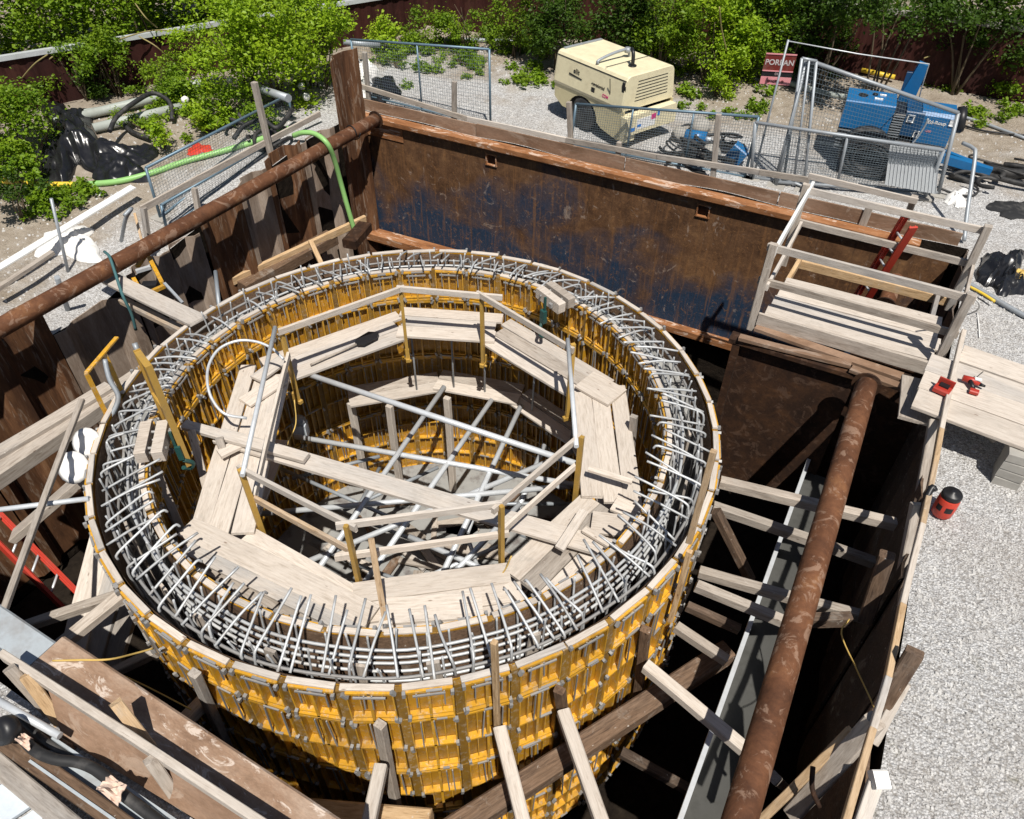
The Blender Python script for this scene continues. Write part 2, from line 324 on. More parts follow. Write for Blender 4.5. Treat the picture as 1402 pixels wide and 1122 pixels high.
def curve(pts, n=10):
    """smooth chain of points through pts (Catmull-Rom)"""
    P = [Vector(p) for p in pts]; P = [P[0] * 2 - P[1]] + P + [P[-1] * 2 - P[-2]]; out = []
    for i in range(1, len(P) - 2):
        for k in range(n):
            t = k / n; a, b, c, d = P[i - 1:i + 3]
            out.append(.5 * ((2 * b) + (c - a) * t + (2 * a - 5 * b + 4 * c - d) * t * t + (3 * b - a - 3 * c + d) * t ** 3))
    return out + [P[-2]]
def text(txt, size, mat, parent, loc, rot, name='lettering', label=None):
    cu = bpy.data.curves.new(name, 'FONT'); cu.body = txt; cu.size = size; cu.align_x = 'CENTER'; cu.align_y = 'CENTER'; cu.extrude = .001; cu.offset = size * .02
    t = bpy.data.objects.new(name, cu); me = bpy.data.meshes.new_from_object(t); bpy.data.objects.remove(t); me.materials.clear(); me.materials.append(MT[mat])
    o = bpy.data.objects.new(name, me); COL.objects.link(o); o.parent = parent; o.matrix_parent_inverse = parent.matrix_basis.inverted()
    mw = rot.to_4x4(); mw.translation = loc; o.matrix_basis = mw; return o
# ---------------------------------------------------------------- ground, pit
HX0, HX1, HY0, HY1 = -6.12, 5.60, -4.62, 7.20; FLOOR = -4.6
def gh(x, y):
    t = min(1, max(0, (-5.0 - x) / 1.0)) * min(1, max(0, (5.6 - y) / 3.0)); s = min(1, max(0, (-6.5 - x) / 5.))
    z = -.34 * t - .42 * t * min(1, max(0, (3.2 - y) / 3.)) + .25 * s * t
    z += .035 * math.sin(x * 1.3 + y * .7) * math.sin(y * 1.1 - x * .4) + .018 * math.sin(3.1 * x + 1.7 * y) * math.sin(2.3 * y)
    return z + .25 * min(1, max(0, (y - 11.5) / 3))
def axis(lo, hi, far0, far1, step, cuts):
    a = list(np.arange(lo, hi + .01, step)) + cuts; a += [lo - 3, lo - 8, far0, hi + 3, hi + 8, far1]
    return sorted(set(round(v, 3) for v in a))
xs = axis(-16, 12, -60, 60, .3, [HX0, HX1]); ys = axis(-8, 17, -40, 70, .3, [HY0, HY1])
xs = [v for v in xs if min(abs(v - HX0), abs(v - HX1)) < 1e-6 or min(abs(v - HX0), abs(v - HX1)) > .05]
ys = [v for v in ys if min(abs(v - HY0), abs(v - HY1)) < 1e-6 or min(abs(v - HY0), abs(v - HY1)) > .05]
mb = MB(); vs = [(x, y, gh(x, y)) for y in ys for x in xs]; nx = len(xs); fs = []
for j in range(len(ys) - 1):
    for i in range(nx - 1):
        if HX0 - 1e-6 <= xs[i] and xs[i + 1] <= HX1 + 1e-6 and HY0 - 1e-6 <= ys[j] and ys[j + 1] <= HY1 + 1e-6: continue
        fs.append((j * nx + i, j * nx + i + 1, (j + 1) * nx + i + 1, (j + 1) * nx + i))
mb.add(vs, fs, True); tag(mb.build('ground', 'gravel', None, True), kind='structure')
mb = MB(); hole = [(HX0, HY0), (HX1, HY0), (HX1, HY1), (HX0, HY1)]
n = 14
for k in range(4):
    a = V(*hole[k], 0); b = V(*hole[(k + 1) % 4], 0)
    def side(u, v, a=a, b=b):
        p = a.lerp(b, u); zt = gh(p.x, p.y) - .01
        o = (V(0, 0, 0) if v in (0, 1) else V(p.x, p.y, 0).normalized() * random.uniform(-.03, .08))
        return p + o + V(0, 0, FLOOR + (zt - FLOOR) * v)
    mb.grid(side, 20, 8, True)
mb.grid(lambda u, v: V(HX0 + (HX1 - HX0) * u, HY0 + (HY1 - HY0) * v, FLOOR + random.uniform(-.06, .06)), 30, 30, True)
tag(mb.build('pit_floor', 'soil', None, True), kind='structure')
# loose stones on the gravel by the pit's edge
mb = MB()
def stone(p, r):
    k = [V(random.gauss(0, 1), random.gauss(0, 1), random.gauss(0, .7)).normalized() * r * random.uniform(.7, 1.2) for _ in range(0)]
    a = random.uniform(0, 6.28); pts = []
    for s in range(5): pts.append(V(math.cos(a + s * 1.257), math.sin(a + s * 1.257), 0) * r * random.uniform(.75, 1.2))
    c = V(0, 0, r * random.uniform(.45, .9)); vs = [p + q - V(0, 0, r * .3) for q in pts] + [p + q * .55 + c * .8 for q in pts]
    mb.add(vs, [(i, (i + 1) % 5, 5 + (i + 1) % 5, 5 + i) for i in range(5)] + [(5, 6, 7, 8, 9)])
for _ in range(9000):
    x = random.uniform(5.65, 8.2); y = random.uniform(-3.2, 7.5)
    stone(V(x, y, gh(x, y)), random.choice((.008, .01, .012, .012, .015, .02, .026)))
for _ in range(3500):
    x = random.uniform(-6, 8); y = random.uniform(7.4, 13); stone(V(x, y, gh(x, y)), random.choice((.01, .014, .02, .03)))
for _ in range(2500):
    x = random.uniform(-11, -6.3); y = random.uniform(-2, 7); stone(V(x, y, gh(x, y)), random.choice((.01, .014, .02, .03)))
tag(mb.build('loose_stones', 'pebble', None, True), 'loose pale stones scattered over the gravel around the pit', 'stones', kind='stuff')

# ---------------------------------------------------------------- back wall of the pit
YB = 7.1
wl = thing('shoring_plate', V(-.4, YB, -2.9), 'large rusty steel plate with old blue paint along the back of the pit', 'shoring plate')
def plate_part():
    mb = MB(); x0, x1, z0, z1 = -6.25, 5.42, -2.86, -.13; holes = [atx_ for atx_ in ()]
    H = [aty(673, 219, YB), aty(963, 289, YB)]; hs = .11
    xsn = sorted([x0, x1] + [h.x - hs for h in H] + [h.x + hs for h in H]); hz = sum(h.z for h in H) / 2
    zsn = [z0, hz - hs, hz + hs, z1]
    for i in range(len(xsn) - 1):
        for j in range(3):
            if i in (1, 3) and j == 1: continue
            a, b, c, d = xsn[i], xsn[i + 1], zsn[j], zsn[j + 1]
            mb.add([(a, YB, c), (b, YB, c), (b, YB, d), (a, YB, d)], [(0, 1, 2, 3)])
    mb.build('panel', 'plate_blue', wl)
    bk = MB().box(((x0 + x1) / 2, YB + .062, (z0 + z1) / 2), (x1 - x0, .02, z1 - z0)); bk.build('back_skin', 'rust_dark', wl)
    for h in H:
        f = MB(); c = V(h.x, YB + .02, hz)
        for dx, dz, w, t in ((-hs, 0, .018, 2 * hs), (hs, 0, .018, 2 * hs), (0, -hs, 2 * hs + .04, .018), (0, hs, 2 * hs + .04, .018)): f.box(c + V(dx, -.015, dz), (w, .07, t))
        f.build('lifting_socket', 'rust_orange', wl)
    MB().box(((x0 + x1) / 2 - .25, YB - .01, -.06), (x1 - x0 - .5, .2, .15), None, .03).build('top_rail', 'rust_orange', wl)
    MB().box(((x0 + x1) / 2, YB - .03, -2.93), (x1 - x0, .24, .17), None, .02).build('bottom_rail', 'rust_orange', wl)
    MB().box((-5.62, YB - .012, -.29), (1.15, .014, .3)).build('patch', 'rust_orange', wl)
plate_part()
# boards standing behind the plate's top rail
bx = [-6.5, -3.35, -.2, 2.6, 4.0, 5.45]
for i in range(5):
    mb = MB(); L = bx[i + 1] - bx[i] - .02
    mb.box(((bx[i] + bx[i + 1]) / 2, 7.235, -.02 + .01 * (i % 2)), (L, .035, .5), Matrix.Rotation(R(random.uniform(-.4, .4)), 3, 'Y'))
    tag(mb.build('back_board', 'rust_board'), ['brown board behind the plate beside the tall sheet pile, left end', 'long brown board behind the middle of the plate, under the compressor',
        'brown board behind the plate, under the low blue mesh fence', 'brown board behind the plate at the left of the work platform', 'brown board behind the plate seen through the work platform rails'][i], 'board', 'boards standing along the back of the pit')
# ---------------------------------------------------------------- left wall of the pit: sheet piles, each its own length
def sheet(y0, y1, top, mat, label, dx=0., ragged=.03):
    L = y1 - y0; prof = [(0, 0), (.07, 0), (.145, .15), (.355, .15), (.43, 0), (.5, 0)]; t = .014; mb = MB(); pts = []
    nrep = max(1, round(L / .95)); sc = L / (nrep * .5)
    for k in range(nrep): pts += [(q[0] * sc + k * .5 * sc, q[1]) for q in prof[(1 if k else 0):]]
    X = -6.0 + dx; zb = -4.4; n = len(pts); tz = [top + random.uniform(-ragged, ragged) for _ in pts]
    vs = []
    for s in (0, t):
        for i, (a, b) in enumerate(pts): vs += [(X - b + s, y0 + a, zb), (X - b + s, y0 + a, tz[i])]
    fs = []
    for i in range(n - 1):
        a = 2 * i; fs += [(a, a + 2, a + 3, a + 1), (2 * n + a, 2 * n + a + 1, 2 * n + a + 3, 2 * n + a + 2), (a + 1, a + 3, 2 * n + a + 3, 2 * n + a + 1)]
    fs += [(0, 1, 2 * n + 1, 2 * n), (2 * n - 2, 4 * n - 2, 4 * n - 1, 2 * n - 1)]
    mb.add(vs, fs); tag(mb.build('sheet_pile', mat), label, 'sheet pile', 'steel sheet piles along the left side of the pit')
sheet(6.15, 7.0, 1.3, 'rust_sheet', 'tall rusty sheet pile standing highest, in the back left corner of the pit', .1)
sheet(5.1, 6.1, .06, 'rust_grey', 'greyish sheet pile just left of the tall corner one, under the green hose')
sheet(4.1, 5.08, .12, 'rust_sheet', 'dark rusty sheet pile in front of the tall timber post at the left')
sheet(3.35, 4.08, -.02, 'rust_grey', 'pale grey-brown weathered sheet pile left of the timber post', .02)
sheet(2.35, 3.33, -.33, 'rust_sheet', 'low rusty brown sheet pile with a chipped top, beyond the yellow tool', .03)
sheet(.75, 2.3, -.46, 'rust_grey', 'weathered sheet pile behind the plank that reaches the rim from the left', .0)
sheet(-.68, .7, -.72, 'rust_grey', 'lowest grey-brown sheet pile behind the open yellow frame', .02)
sheet(-2.4, -.7, -.1, 'rust_sheet', 'dark rusty sheet pile at the left edge of the photo under the pipe', .03)
sheet(-4.5, -2.42, -.1, 'rust_sheet', 'dark rusty sheet pile nearest the red ladder at the left', .0)
# ---------------------------------------------------------------- right side: rough timber and plywood sheeting
for i, (y0, y1, z1, mt, lb) in enumerate([(5.9, 7.05, .05, 'wood_dark', 'dark sheeting board behind the work platform, far end of the right side'), (4.7, 5.88, .0, 'wood_brown', 'brown sheeting board under the far end of the work platform'),
        (2.5, 3.6, .0, 'wood_dark', 'dark plywood sheet under the plank bench at the right of the pit'), (1.35, 2.48, .03, 'wood_brown', 'plywood sheet at the right edge behind the red drink container'),
        (.2, 1.33, -.02, 'wood_dark', 'dark plywood sheet at the right edge left of the red drink container'), (-1.1, .18, .04, 'wood_dark', 'dark plywood sheet at the right edge where the brown prop rests'),
        (-2.6, -1.12, .0, 'wood_brown', 'plywood sheet at the right edge beside the two dark posts'), (-4.3, -2.62, .05, 'wood_brown', 'plywood sheet at the near end of the right edge by the white block')]):
    mb = MB(); nn = 6; X = 5.53 + random.uniform(-.02, .02); vs = []
    for s in (0, .025):
        for k in range(nn + 1):
            y = y0 + (y1 - y0) * k / nn; vs += [(X + s + .03 * math.sin(k * 1.3 + i), y, -3.4), (X + s + .03 * math.sin(k * 1.3 + i), y, z1 + random.uniform(-.03, .04))]
    q = 2 * (nn + 1); fs = []
    for k in range(nn): a = 2 * k; fs += [(a, a + 1, a + 3, a + 2), (q + a, q + a + 2, q + a + 3, q + a + 1), (a + 1, q + a + 1, q + a + 3, a + 3)]
    fs += [(0, q, q + 1, 1), (q - 2, q - 1, 2 * q - 1, 2 * q - 2)]
    mb.add(vs, fs); tag(mb.build('sheeting_board', mt), lb, 'board', 'boards lining the right side of the pit')

# ---------------------------------------------------------------- the two steel struts (pipes)
def pipe(a, b, r, label):
    t = thing('strut_pipe', b, label, 'pipe'); a = Vector(a); b = Vector(b); n = 16
    MB().tube([a.lerp(b, k / n) for k in range(n + 1)], r, 24).build('barrel', 'rust_pipe', t)
    d = (b - a).normalized(); MB().tube([b, b + d * .025], r * 1.35, 24).build('end_plate', 'rust_dark', t); return t
pl = pipe((-5.78, -4.4, -.03), (-5.62, 6.97, -.03), .13, 'long rusty steel pipe crossing the left side of the pit at ground level')
MB().tube(curve([(-5.63 + .15 * math.cos(a), 6.15 + .02 * a, -.03 + .15 * math.sin(a)) for a in np.linspace(0, 6.28, 9)], 3), .012, 6).build('chain_loop', 'black_plastic', pl)
p0 = at(1186, 528, .02); p1 = at(1013, 1122, .02); dd = (p1 - p0).normalized()
pr_ = pipe(p1 + dd * 2.2, p0, .128, 'thick rusty pipe with pale scuffs crossing the right side of the pit')
p0 = at(1240, 350, -.6); p1 = at(1212, 418, -.9)
p2 = pipe(p0, p1, .13, 'short rusty pipe stub seen through the work platform rails'); MB().tube([p1.lerp(p0, .25), p1.lerp(p0, .32)], .137, 20).build('band', 'black_plastic', p2)

# ---------------------------------------------------------------- round wall: formwork panels
dist = lambda a, b: abs((a - b + 180) % 360 - 180)
RO, RI = 3.56, 3.08; NO, NI = 45, 38; TIERS = [(-.55, -.035), (-1.65, -.56), (-2.75, -1.66), (-4.3, -2.76)]
def make_panel(w, z0, z1, tier, label, group, cap):
    """panel facing +y in its own space: sheet at y=0, ribs sticking out towards +y"""
    t = thing('form_panel', V(0, 0, 0), label, 'form panel', group)
    h = z1 - z0; zc = (z0 + z1) / 2; pw = w * .80; D = .072
    MB().box((0, -.006, zc), (w * .995, .008, h)).build('face_sheet', 'yellow_sheet', t, True)
    r = MB(); zs = [z0 + .012, z1 - .012] + ([zc] if h > .8 else []) + ([z0 + h * .25, z0 + h * .75] if h > 1.3 else [])
    for z in zs: r.box((0, D * .52, z), (pw, D * 1.02, .026))
    for z in ((z0 + .05, z1 - .05) if tier else (z0 + .05,)): r.box((0, D * .4, z), (pw * .96, D * .75, .016))
    for x in (-pw / 2, pw / 2): r.box((x, D * .5, zc), (.012, D * .94, h - .003))
    r.box((.004, D * .5, zc), (.026, D * 1.06, h - .006))
    for x in (-.1, .1): r.box((x, D * .3, zc), (.010, D * .5, h - .05))
    r.build('rib_frame', 'yellow_rib', t, True)
    MB().box((w / 2 - .004, .026, zc), (w * .17, .05, h - .006)).build('filler_strip', 'yellow_filler', t, True)
    parts = []
    class K:
        def box(s, *a): parts.append(MB().box(*a))
    k = K()
    for z in zs:
        for x in (-pw / 2 - .008, pw / 2 + .006):
            if random.random() < .9: k.box((x + random.uniform(-.015, .015), D + random.uniform(-.008, .018), z + random.uniform(-.07, .07)), (.03, .036, random.uniform(.035, .075)), Matrix.Rotation(random.uniform(-.6, .6), 3, 'Y'))
        if random.random() < .6: k.box((random.uniform(-.1, .1), D + .004, z + .012), (random.uniform(.06, .2), .022, .016))
    for x in random.sample([-.13, -.07, -.02, .05, .11], 2):
        k.box((x, D + .006, z1 - .02 - h * .24), (.012, .014, h * .46), Matrix.Rotation(random.uniform(-.06, .06), 3, 'Y'))
    if tier == 0: k.box((0, D + .01, z1 - .055), (pw * .7, .016, .02))
    for q in parts: q.build('clamp', 'hardware', t, True)
    if cap: MB().box((random.uniform(-.02, .02), .022, z1 + .016), (w * random.uniform(.82, .95), .06, .026), Matrix.Rotation(random.uniform(-.02, .02), 3, 'Y') @ Matrix.Rotation(random.uniform(-.03, .03), 3, 'Z'), .004).build('plywood_cap', 'wood_pale', t, True)
    return t
rows = ['top', 'second', 'third', 'bottom']
def ring(rad, N, outer, want):
    w = 2 * rad * math.sin(math.pi / N)
    for ti, (z0, z1) in enumerate(TIERS):
        lb = 'yellow steel form panel in the %s row of the %s ring%s' % (rows[ti], 'outer' if outer else 'inner', ' with plywood edge strip' if ti == 0 else '')
        gp = '%s form panels, %s row' % ('outer' if outer else 'inner', rows[ti]); protos = []
        for k in range(N):
            a = 360 * k / N + (2 if outer else 0)
            if not want(a, ti): continue
            if len(protos) < 4: o = make_panel(w, z0, z1, ti, lb, gp, ti == 0); protos.append(o)
            else: o = copy_tree(random.choice(protos))
            o.location = pol(rad * math.cos(math.pi / N), a) + V(0, 0, random.uniform(-.008, .008)); o.rotation_euler.z = R(a - 90 if outer else a + 90)
ring(RO, NO, True, lambda a, ti: (dist(a, -62) < 115 if ti < 3 else dist(a, -40) < 60) or ti == 0)
ring(RI, NI, False, lambda a, ti: (dist(a, 118) < 112 if ti < 3 else dist(a, 118) < 80) or ti == 0)
# back of the outer ring and near side of the inner ring are plywood towards the gap
for nm, rad, a0, a1, lb in (('plywood_liner', RO - .034, 0, 360, 'curved plywood lining on the inside of the outer form ring'), ('plywood_liner', RI + .012, 0, 360, 'curved plywood lining on the back of the inner form ring')):
    mb = MB(); mb.grid(lambda u, v: pol(rad, a0 + (a1 - a0) * u, -4.3 + 4.26 * v), 90, 1, True); tag(mb.build(nm, 'wood_brown', None, True), lb, 'plywood')

# ---------------------------------------------------------------- reinforcement in the gap between the rings
def hoop(rad, z, lb):
    ph = random.uniform(0, 6); pts = [pol(rad + .012 * math.sin(5 * a + ph) + .006 * math.sin(17 * a), math.degrees(a), z + .012 * math.sin(4 * a + ph)) for a in np.linspace(0, 2 * math.pi, 121)[:-1]]
    tag(MB().tube(pts, .0165, 6, True).build('rebar_hoop', 'rebar' if rad < 3.3 else 'rebar_dull', None, False), lb, 'rebar', 'horizontal rebar hoops in the wall')
LV = ('top', 'second', 'third', 'fourth', 'fifth', 'sixth', 'lowest')
for i, z in enumerate((-.05, -.17, -.3, -.44, -.62, -.9, -1.3)): hoop(3.2, z, 'horizontal steel hoop of the inner rebar curtain, level %s' % LV[i])
for i, z in zip((0, 3, 6), (-.1, -.5, -1.1)): hoop(3.44, z, 'horizontal steel hoop of the outer rebar curtain, level %s' % LV[i])
up_o = []; 
for i in range(6):
    d = random.uniform(-.05, .05); e = random.uniform(-.04, .04); tp = random.uniform(.02, .16); pts = [(0, 0, -1.6), (0, 0, -.4), (d * .5, e * .4, -.1), (d, e, tp)]
    up_o.append(MB().tube(curve([V(*p) for p in pts], 4), .011, 6).mesh('rebar_upright', 'rebar'))
mb = MB()
def fill(u, v):
    a = 360 * u; rr = RI + .02 + (RO - RI - .04) * v; b = dist(a, 125); dep = -.30 if b < 85 else -.30 - min(1, (b - 85) / 30) * 1.3
    return pol(rr, a, dep + random.uniform(-.05, .05))
mb.grid(fill, 260, 7, False); tag(mb.build('concrete_fill', 'concrete_floor', None, True), 'rough grey concrete filling the wall gap between the two form rings', 'concrete')
def inst(name, me, loc, rz, label, cat, group, tilt=(0, 0)):
    o = bpy.data.objects.new(name, me); COL.objects.link(o); o.location = loc; o.rotation_euler = (tilt[0], tilt[1], rz); return tag(o, label, cat, group)
for k in range(90):
    a = 360 * k / 90 + random.uniform(-.9, .9)
    inst('rebar_upright', random.choice(up_o), pol(3.41, a), R(a), 'upright rebar bar in the outer curtain of the wall', 'rebar', 'upright bars, outer curtain', (random.gauss(0, .03), random.gauss(0, .03)))
    inst('rebar_upright', random.choice(up_o), pol(3.17, a + 1.4), R(a), 'upright rebar bar in the inner curtain of the wall', 'rebar', 'upright bars, inner curtain', (random.gauss(0, .03), random.gauss(0, .03)))
ties = []
for i in range(15):      # bent bars: up the outer curtain, over the top and inwards past the inner form; local x = inwards
    L = random.uniform(.46, .66); z = random.uniform(.0, .06); s = random.uniform(-.14, .14); rise = random.uniform(.02, .16)
    if i % 5 == 0: pts = [(.0, 0, -.6), (.0, s * .1, -.2), (.015, s * .2, z - .07), (.07, s * .4, z), (L * .6, s * .8, z + rise * .6), (L, s, z + rise)]
    elif i % 5 == 1: pts = [(.0, -s * .6, z - .1), (.03, -s * .5, z - .02), (L * .5, 0, z + rise * .5), (L - .05, s * .5, z + rise), (L, s * .55, z + rise - .05)]
    else: pts = [(-.03, -s * .6, z - .06), (L * .5, 0, z + rise * .45 + random.uniform(-.015, .015)), (L, s * .6, z + rise)]
    ties.append(MB().tube(curve([V(*p) for p in pts], 4), .0135, 6).mesh('rebar_tie', 'rebar'))
for k in range(128):
    a = 360 * k / 128 + random.uniform(-1.1, 1.1)
    if 165 < a < 186 and k % 3: continue
    inst('rebar_tie', random.choice(ties), pol(3.45 + random.uniform(-.03, .05), a, random.uniform(-.04, .03)), R(a + 180), 'bent galvanised rebar tie reaching inwards over the rim', 'rebar', 'bent rebar ties around the rim', (random.gauss(0, .05), random.gauss(0, .05)))
# timber blocking and stops jammed in the gap
for i, (a, tl) in enumerate([(-104, 10), (-92, -14), (-80, 8), (-66, 15), (-52, -10), (-38, 12), (-118, -15), (8, 10), (24, -8), (150, 12), (60, 6), (100, -8)]):
    o = timber('gap_board', pol(3.31, a, -1.1), pol(3.31, a + tl * .12, -.14), .12, .03, 'wood_grey', 'grey board wedged upright between the rebar curtains inside the wall', 'board', 'boards wedged in the wall', up=pol(1, a))
# ---------------------------------------------------------------- octagonal walkway inside the ring
ANG = [128, 97, 51, 5, -31, -73, -112, -184]; ZP = -.66
SEG = ['left', 'back left', 'back', 'back right', 'right', 'near right', 'near', 'near left']
order = [(7, 0), (0, 1), (1, 2), (2, 3), (3, 4), (4, 5), (5, 6), (6, 7)]
for si, (i, j) in enumerate(order):
    a0, a1 = ANG[i], ANG[j]
    if si == 0: a0 = 176
    A = pol(2.17, a0); B = pol(2.17, a1); d = (B - A).normalized(); nrm = V(d.y, -d.x, 0)
    if nrm.dot(A + B) < 0: nrm = -nrm
    half = abs(((a0 - a1 + 180) % 360) - 180) / 2; n = 3
    zz = ZP + (.05 if si % 2 else 0); wd = [.26, .24, .22]
    off = .0
    for k in range(n):
        off += wd[k] / 2; ext = (off * .42 + random.uniform(-.06, .1)) if si % 2 else (off * .30 + random.uniform(-.1, .03))
        lim = math.sqrt(max(.01, 2.97 ** 2 - (2.17 * math.cos(R(half)) + off + wd[k] / 2) ** 2)); hl = (B - A).length / 2
        e0 = min(hl + ext, lim) - hl; e1 = min(hl + ext, lim) - hl; sk = random.uniform(-.012, .012)
        timber('walkway_plank', A - d * e0 + nrm * (off + sk) + V(0, 0, zz), B + d * e1 + nrm * (off - sk) + V(0, 0, zz + random.uniform(-.012, .012)), wd[k] - .008, .042, 'wood_grey' if (si == 4 and k == 1) else random.choice(['wood_pale', 'wood_pale', 'wood_pale', 'wood_grey']) if k else 'wood_pale',
               '%s plank of the octagonal walkway, %s segment' % (('inner', 'middle', 'outer')[k], SEG[si]), 'plank', 'planks of the octagonal walkway')
        off += wd[k] / 2
# loose offcuts on the walkway
for a, b, w, z, lb in [((335, 552), (385, 520), .24, -.55, 'short square-cut plank at the far left corner of the walkway'), ((350, 520), (388, 492), .2, -.52, 'small stacked offcut at the far left corner of the walkway beside the tube rail'), ((800, 520), (845, 545), .42, -.56, 'wide short board covering the right back corner of the walkway'),
        ((255, 722), (510, 845), .27, -.545, 'long clean plank laid on the near left side of the walkway'), ((258, 745), (495, 860), .25, -.55, 'second long clean plank of the near left side, beside the rebar'),
        ((766, 752), (800, 700), .11, -.40, 'short pale timber block sticking out over the opening at the right'), ((806, 642), (866, 660), .07, -.38, 'short timber stub at the right of the walkway, end of the railing'), ((520, 838), (660, 828), .3, -.55, 'clean plank across the near side of the walkway'),
        ((695, 800), (735, 845), .1, -.5, 'splintered board standing at the near right corner of the walkway'), ((800, 725), (850, 755), .09, -.45, 'short timber offcut on the right side of the walkway near the rebar'), ((840, 690), (880, 705), .22, -.55, 'grey offcut board at the right of the walkway by the inner form'), ((810, 715), (880, 725), .3, -.56, 'wide offcut sheet over the right near corner of the walkway')]:
    timber('loose_board', at(*a, z), at(*b, z), w, .04, 'wood_pale', lb, 'board', 'loose boards on the walkway')
# railing: yellow posts with clamp feet, timber and tube rails
gr_ = thing('guard_railing', V(0, 0, ZP), 'timber and tube guard railing on yellow posts around the inner walkway opening', 'railing')
RT = .25
for a in (128, 97, 51, 5, -31, -73, -112, 176):
    p = pol(2.12, a); mb = MB(); mb.beam(p + V(0, 0, -1.0), p + V(0, 0, RT + .04), .045, .06, p); o = mb.build('post', 'yellow_post', gr_)
    f = MB(); q = p + V(0, 0, -.98); f.box(q, (.13, .06, .05), frame(pol(1, a))); f.box(q + pol(.06, a, .06), (.04, .06, .14), frame(pol(1, a))); f.tube([q + V(0, 0, -.05), q + V(0, 0, .1)], .02, 8); f.tube([q + V(-.06, 0, -.02), q + V(.06, 0, -.02)], .018, 8)
    c = f.build('clamp_foot', 'yellow_post', gr_)
def rail(a0, a1, z0, z1, e0=.06, e1=.06, r=2.08, w=.04, h=.09, mt='wood_pale'):
    A = pol(r, a0, z0); B = pol(r, a1, z1); d = (B - A).normalized(); timber('rail', A - d * e0, B + d * e1, w, h, mt, parent=gr_)
rail(176, 128, RT, RT + .02); rail(128, 97, RT + .03, RT, .05, .3); rail(97, 51, RT + .01, RT - .02); rail(5, -31, RT, RT, .05, .1); rail(-31, -73, RT + .02, RT, .03, .12); rail(-73, -112, RT, RT - .02, .1, .1)
rail(5, -31, -.2, -.2, .05, .0); rail(-31, -73, -.22, -.24, .1, .2); rail(-73, -112, -.2, -.2, .0, .08, mt='wood_warm'); rail(176, -112, -.14, -.18, .0, .0)
bar('tube_rail', [pol(2.12, 178, RT + .08), pol(2.14, -110, RT + .02)], .028, 'galvanised', parent=gr_); bar('tube_rail', [pol(2.1, 54, RT + .04), pol(2.12, 1, RT + .02)], .028, 'galvanised', parent=gr_)
# near stakes
q = at(529, 858, -.62); timber('stake', q, at(508, 738, .32), .06, .045, 'wood_warm', 'thin timber stake standing upright on the near side of the walkway')
q = oncyl(681, 1000, 3.68); timber('tall_batten', V(q.x, q.y, -1.1), V(q.x - .02, q.y, .62), .05, .05, 'wood_warm', 'tall thin batten standing against the near face of the yellow ring, above its rim', 'timber')
# long plank across the opening and its end pieces
timber('crossing_plank', at(300, 597, -.52), at(835, 752, -.52), .25, .05, 'wood_pale', 'long wide plank laid right across the opening over the tubes', 'plank')
timber('crossing_timber', at(252, 582, -.40), at(420, 628, -.44), .14, .06, 'wood_pale', 'shorter timber lying on the left end of the long crossing plank', 'timber')
timber('crossing_timber', at(300, 622, -.48), at(345, 600, -.48), .16, .05, 'wood_pale', 'small offcut on the left side of the walkway beside the long crossing plank', 'timber')
# upright timbers at the inner form, left
for (a, b, lb) in [((262, 590), (300, 735), 'upright timber leaning at the left inner form under the crossing timber'), ((300, 600), (330, 700), 'second upright timber leaning at the left inner form'), ((213, 640), (262, 760), 'dark upright timber at the far left of the inner form'), ((340, 440), (355, 490), 'short warm timber upright against the left back inner form'), ((868, 570), (862, 640), 'timber standing between the right side of the walkway and the inner form')]:
    timber('leaning_timber', at(*a, -.35), at(*b, -1.3), .09, .07, 'wood_grey', lb)
# ---------------------------------------------------------------- lower walkway ring, bracing tubes and floor inside
LA = [150, 118, 88, 58, 28, 0, -30, -60, -95, -130, 180]
for i in range(len(LA) - 1):
    A = pol(2.38, LA[i], -1.9); B = pol(2.38, LA[i + 1], -1.9); d = (B - A).normalized(); nn = (A + B); nn.z = 0; nn.normalize()
    for k in (0, 1):
        timber('lower_plank', A + nn * (.13 + .25 * k) - d * .08 + V(0, 0, .045 * (i % 2)), B + nn * (.13 + .25 * k) + d * .08 + V(0, 0, .045 * (i % 2)), .24, .04, 'wood_pale' if k == 0 else 'wood_grey', 'plank of the lower walkway ring down inside the form, %s row' % ('inner' if k == 0 else 'outer'), 'plank', 'planks of the lower walkway ring')
TUB = [((404, 507), (806, 641), -.72, -.72, 'long galvanised tube running across the whole opening from the left post to the right walkway'),
       ((608, 530), (380, 860), -1.78, -2.1, 'galvanised tube sloping from the top middle of the lower ring towards the near left'), ((673, 548), (470, 840), -1.82, -2.2, 'second parallel galvanised tube, from below the back right walkway towards the near side'),
       ((713, 556), (590, 820), -1.85, -2.2, 'third parallel galvanised tube, rightmost of the sloping ones'), ((405, 598), (810, 668), -1.95, -1.95, 'galvanised tube running level behind the long crossing plank'),
       ((330, 706), (800, 664), -2.05, -2.0, 'galvanised tube crossing level below the railing from left to right'), ((400, 778), (785, 618), -2.2, -1.95, 'galvanised tube rising from the near left to the right of the opening'),
       ((560, 735), (720, 805), -2.25, -2.3, 'short galvanised tube in the near right of the opening'), ((595, 812), (712, 690), -2.3, -2.2, 'galvanised tube crossing the short one at the near right'), ((640, 735), (668, 820), -2.5, -2.6, 'thin tube leaning in the near right of the opening'), ((380, 640), (560, 720), -2.6, -2.5, 'dull tube lying low in the left of the opening, half shaded')]
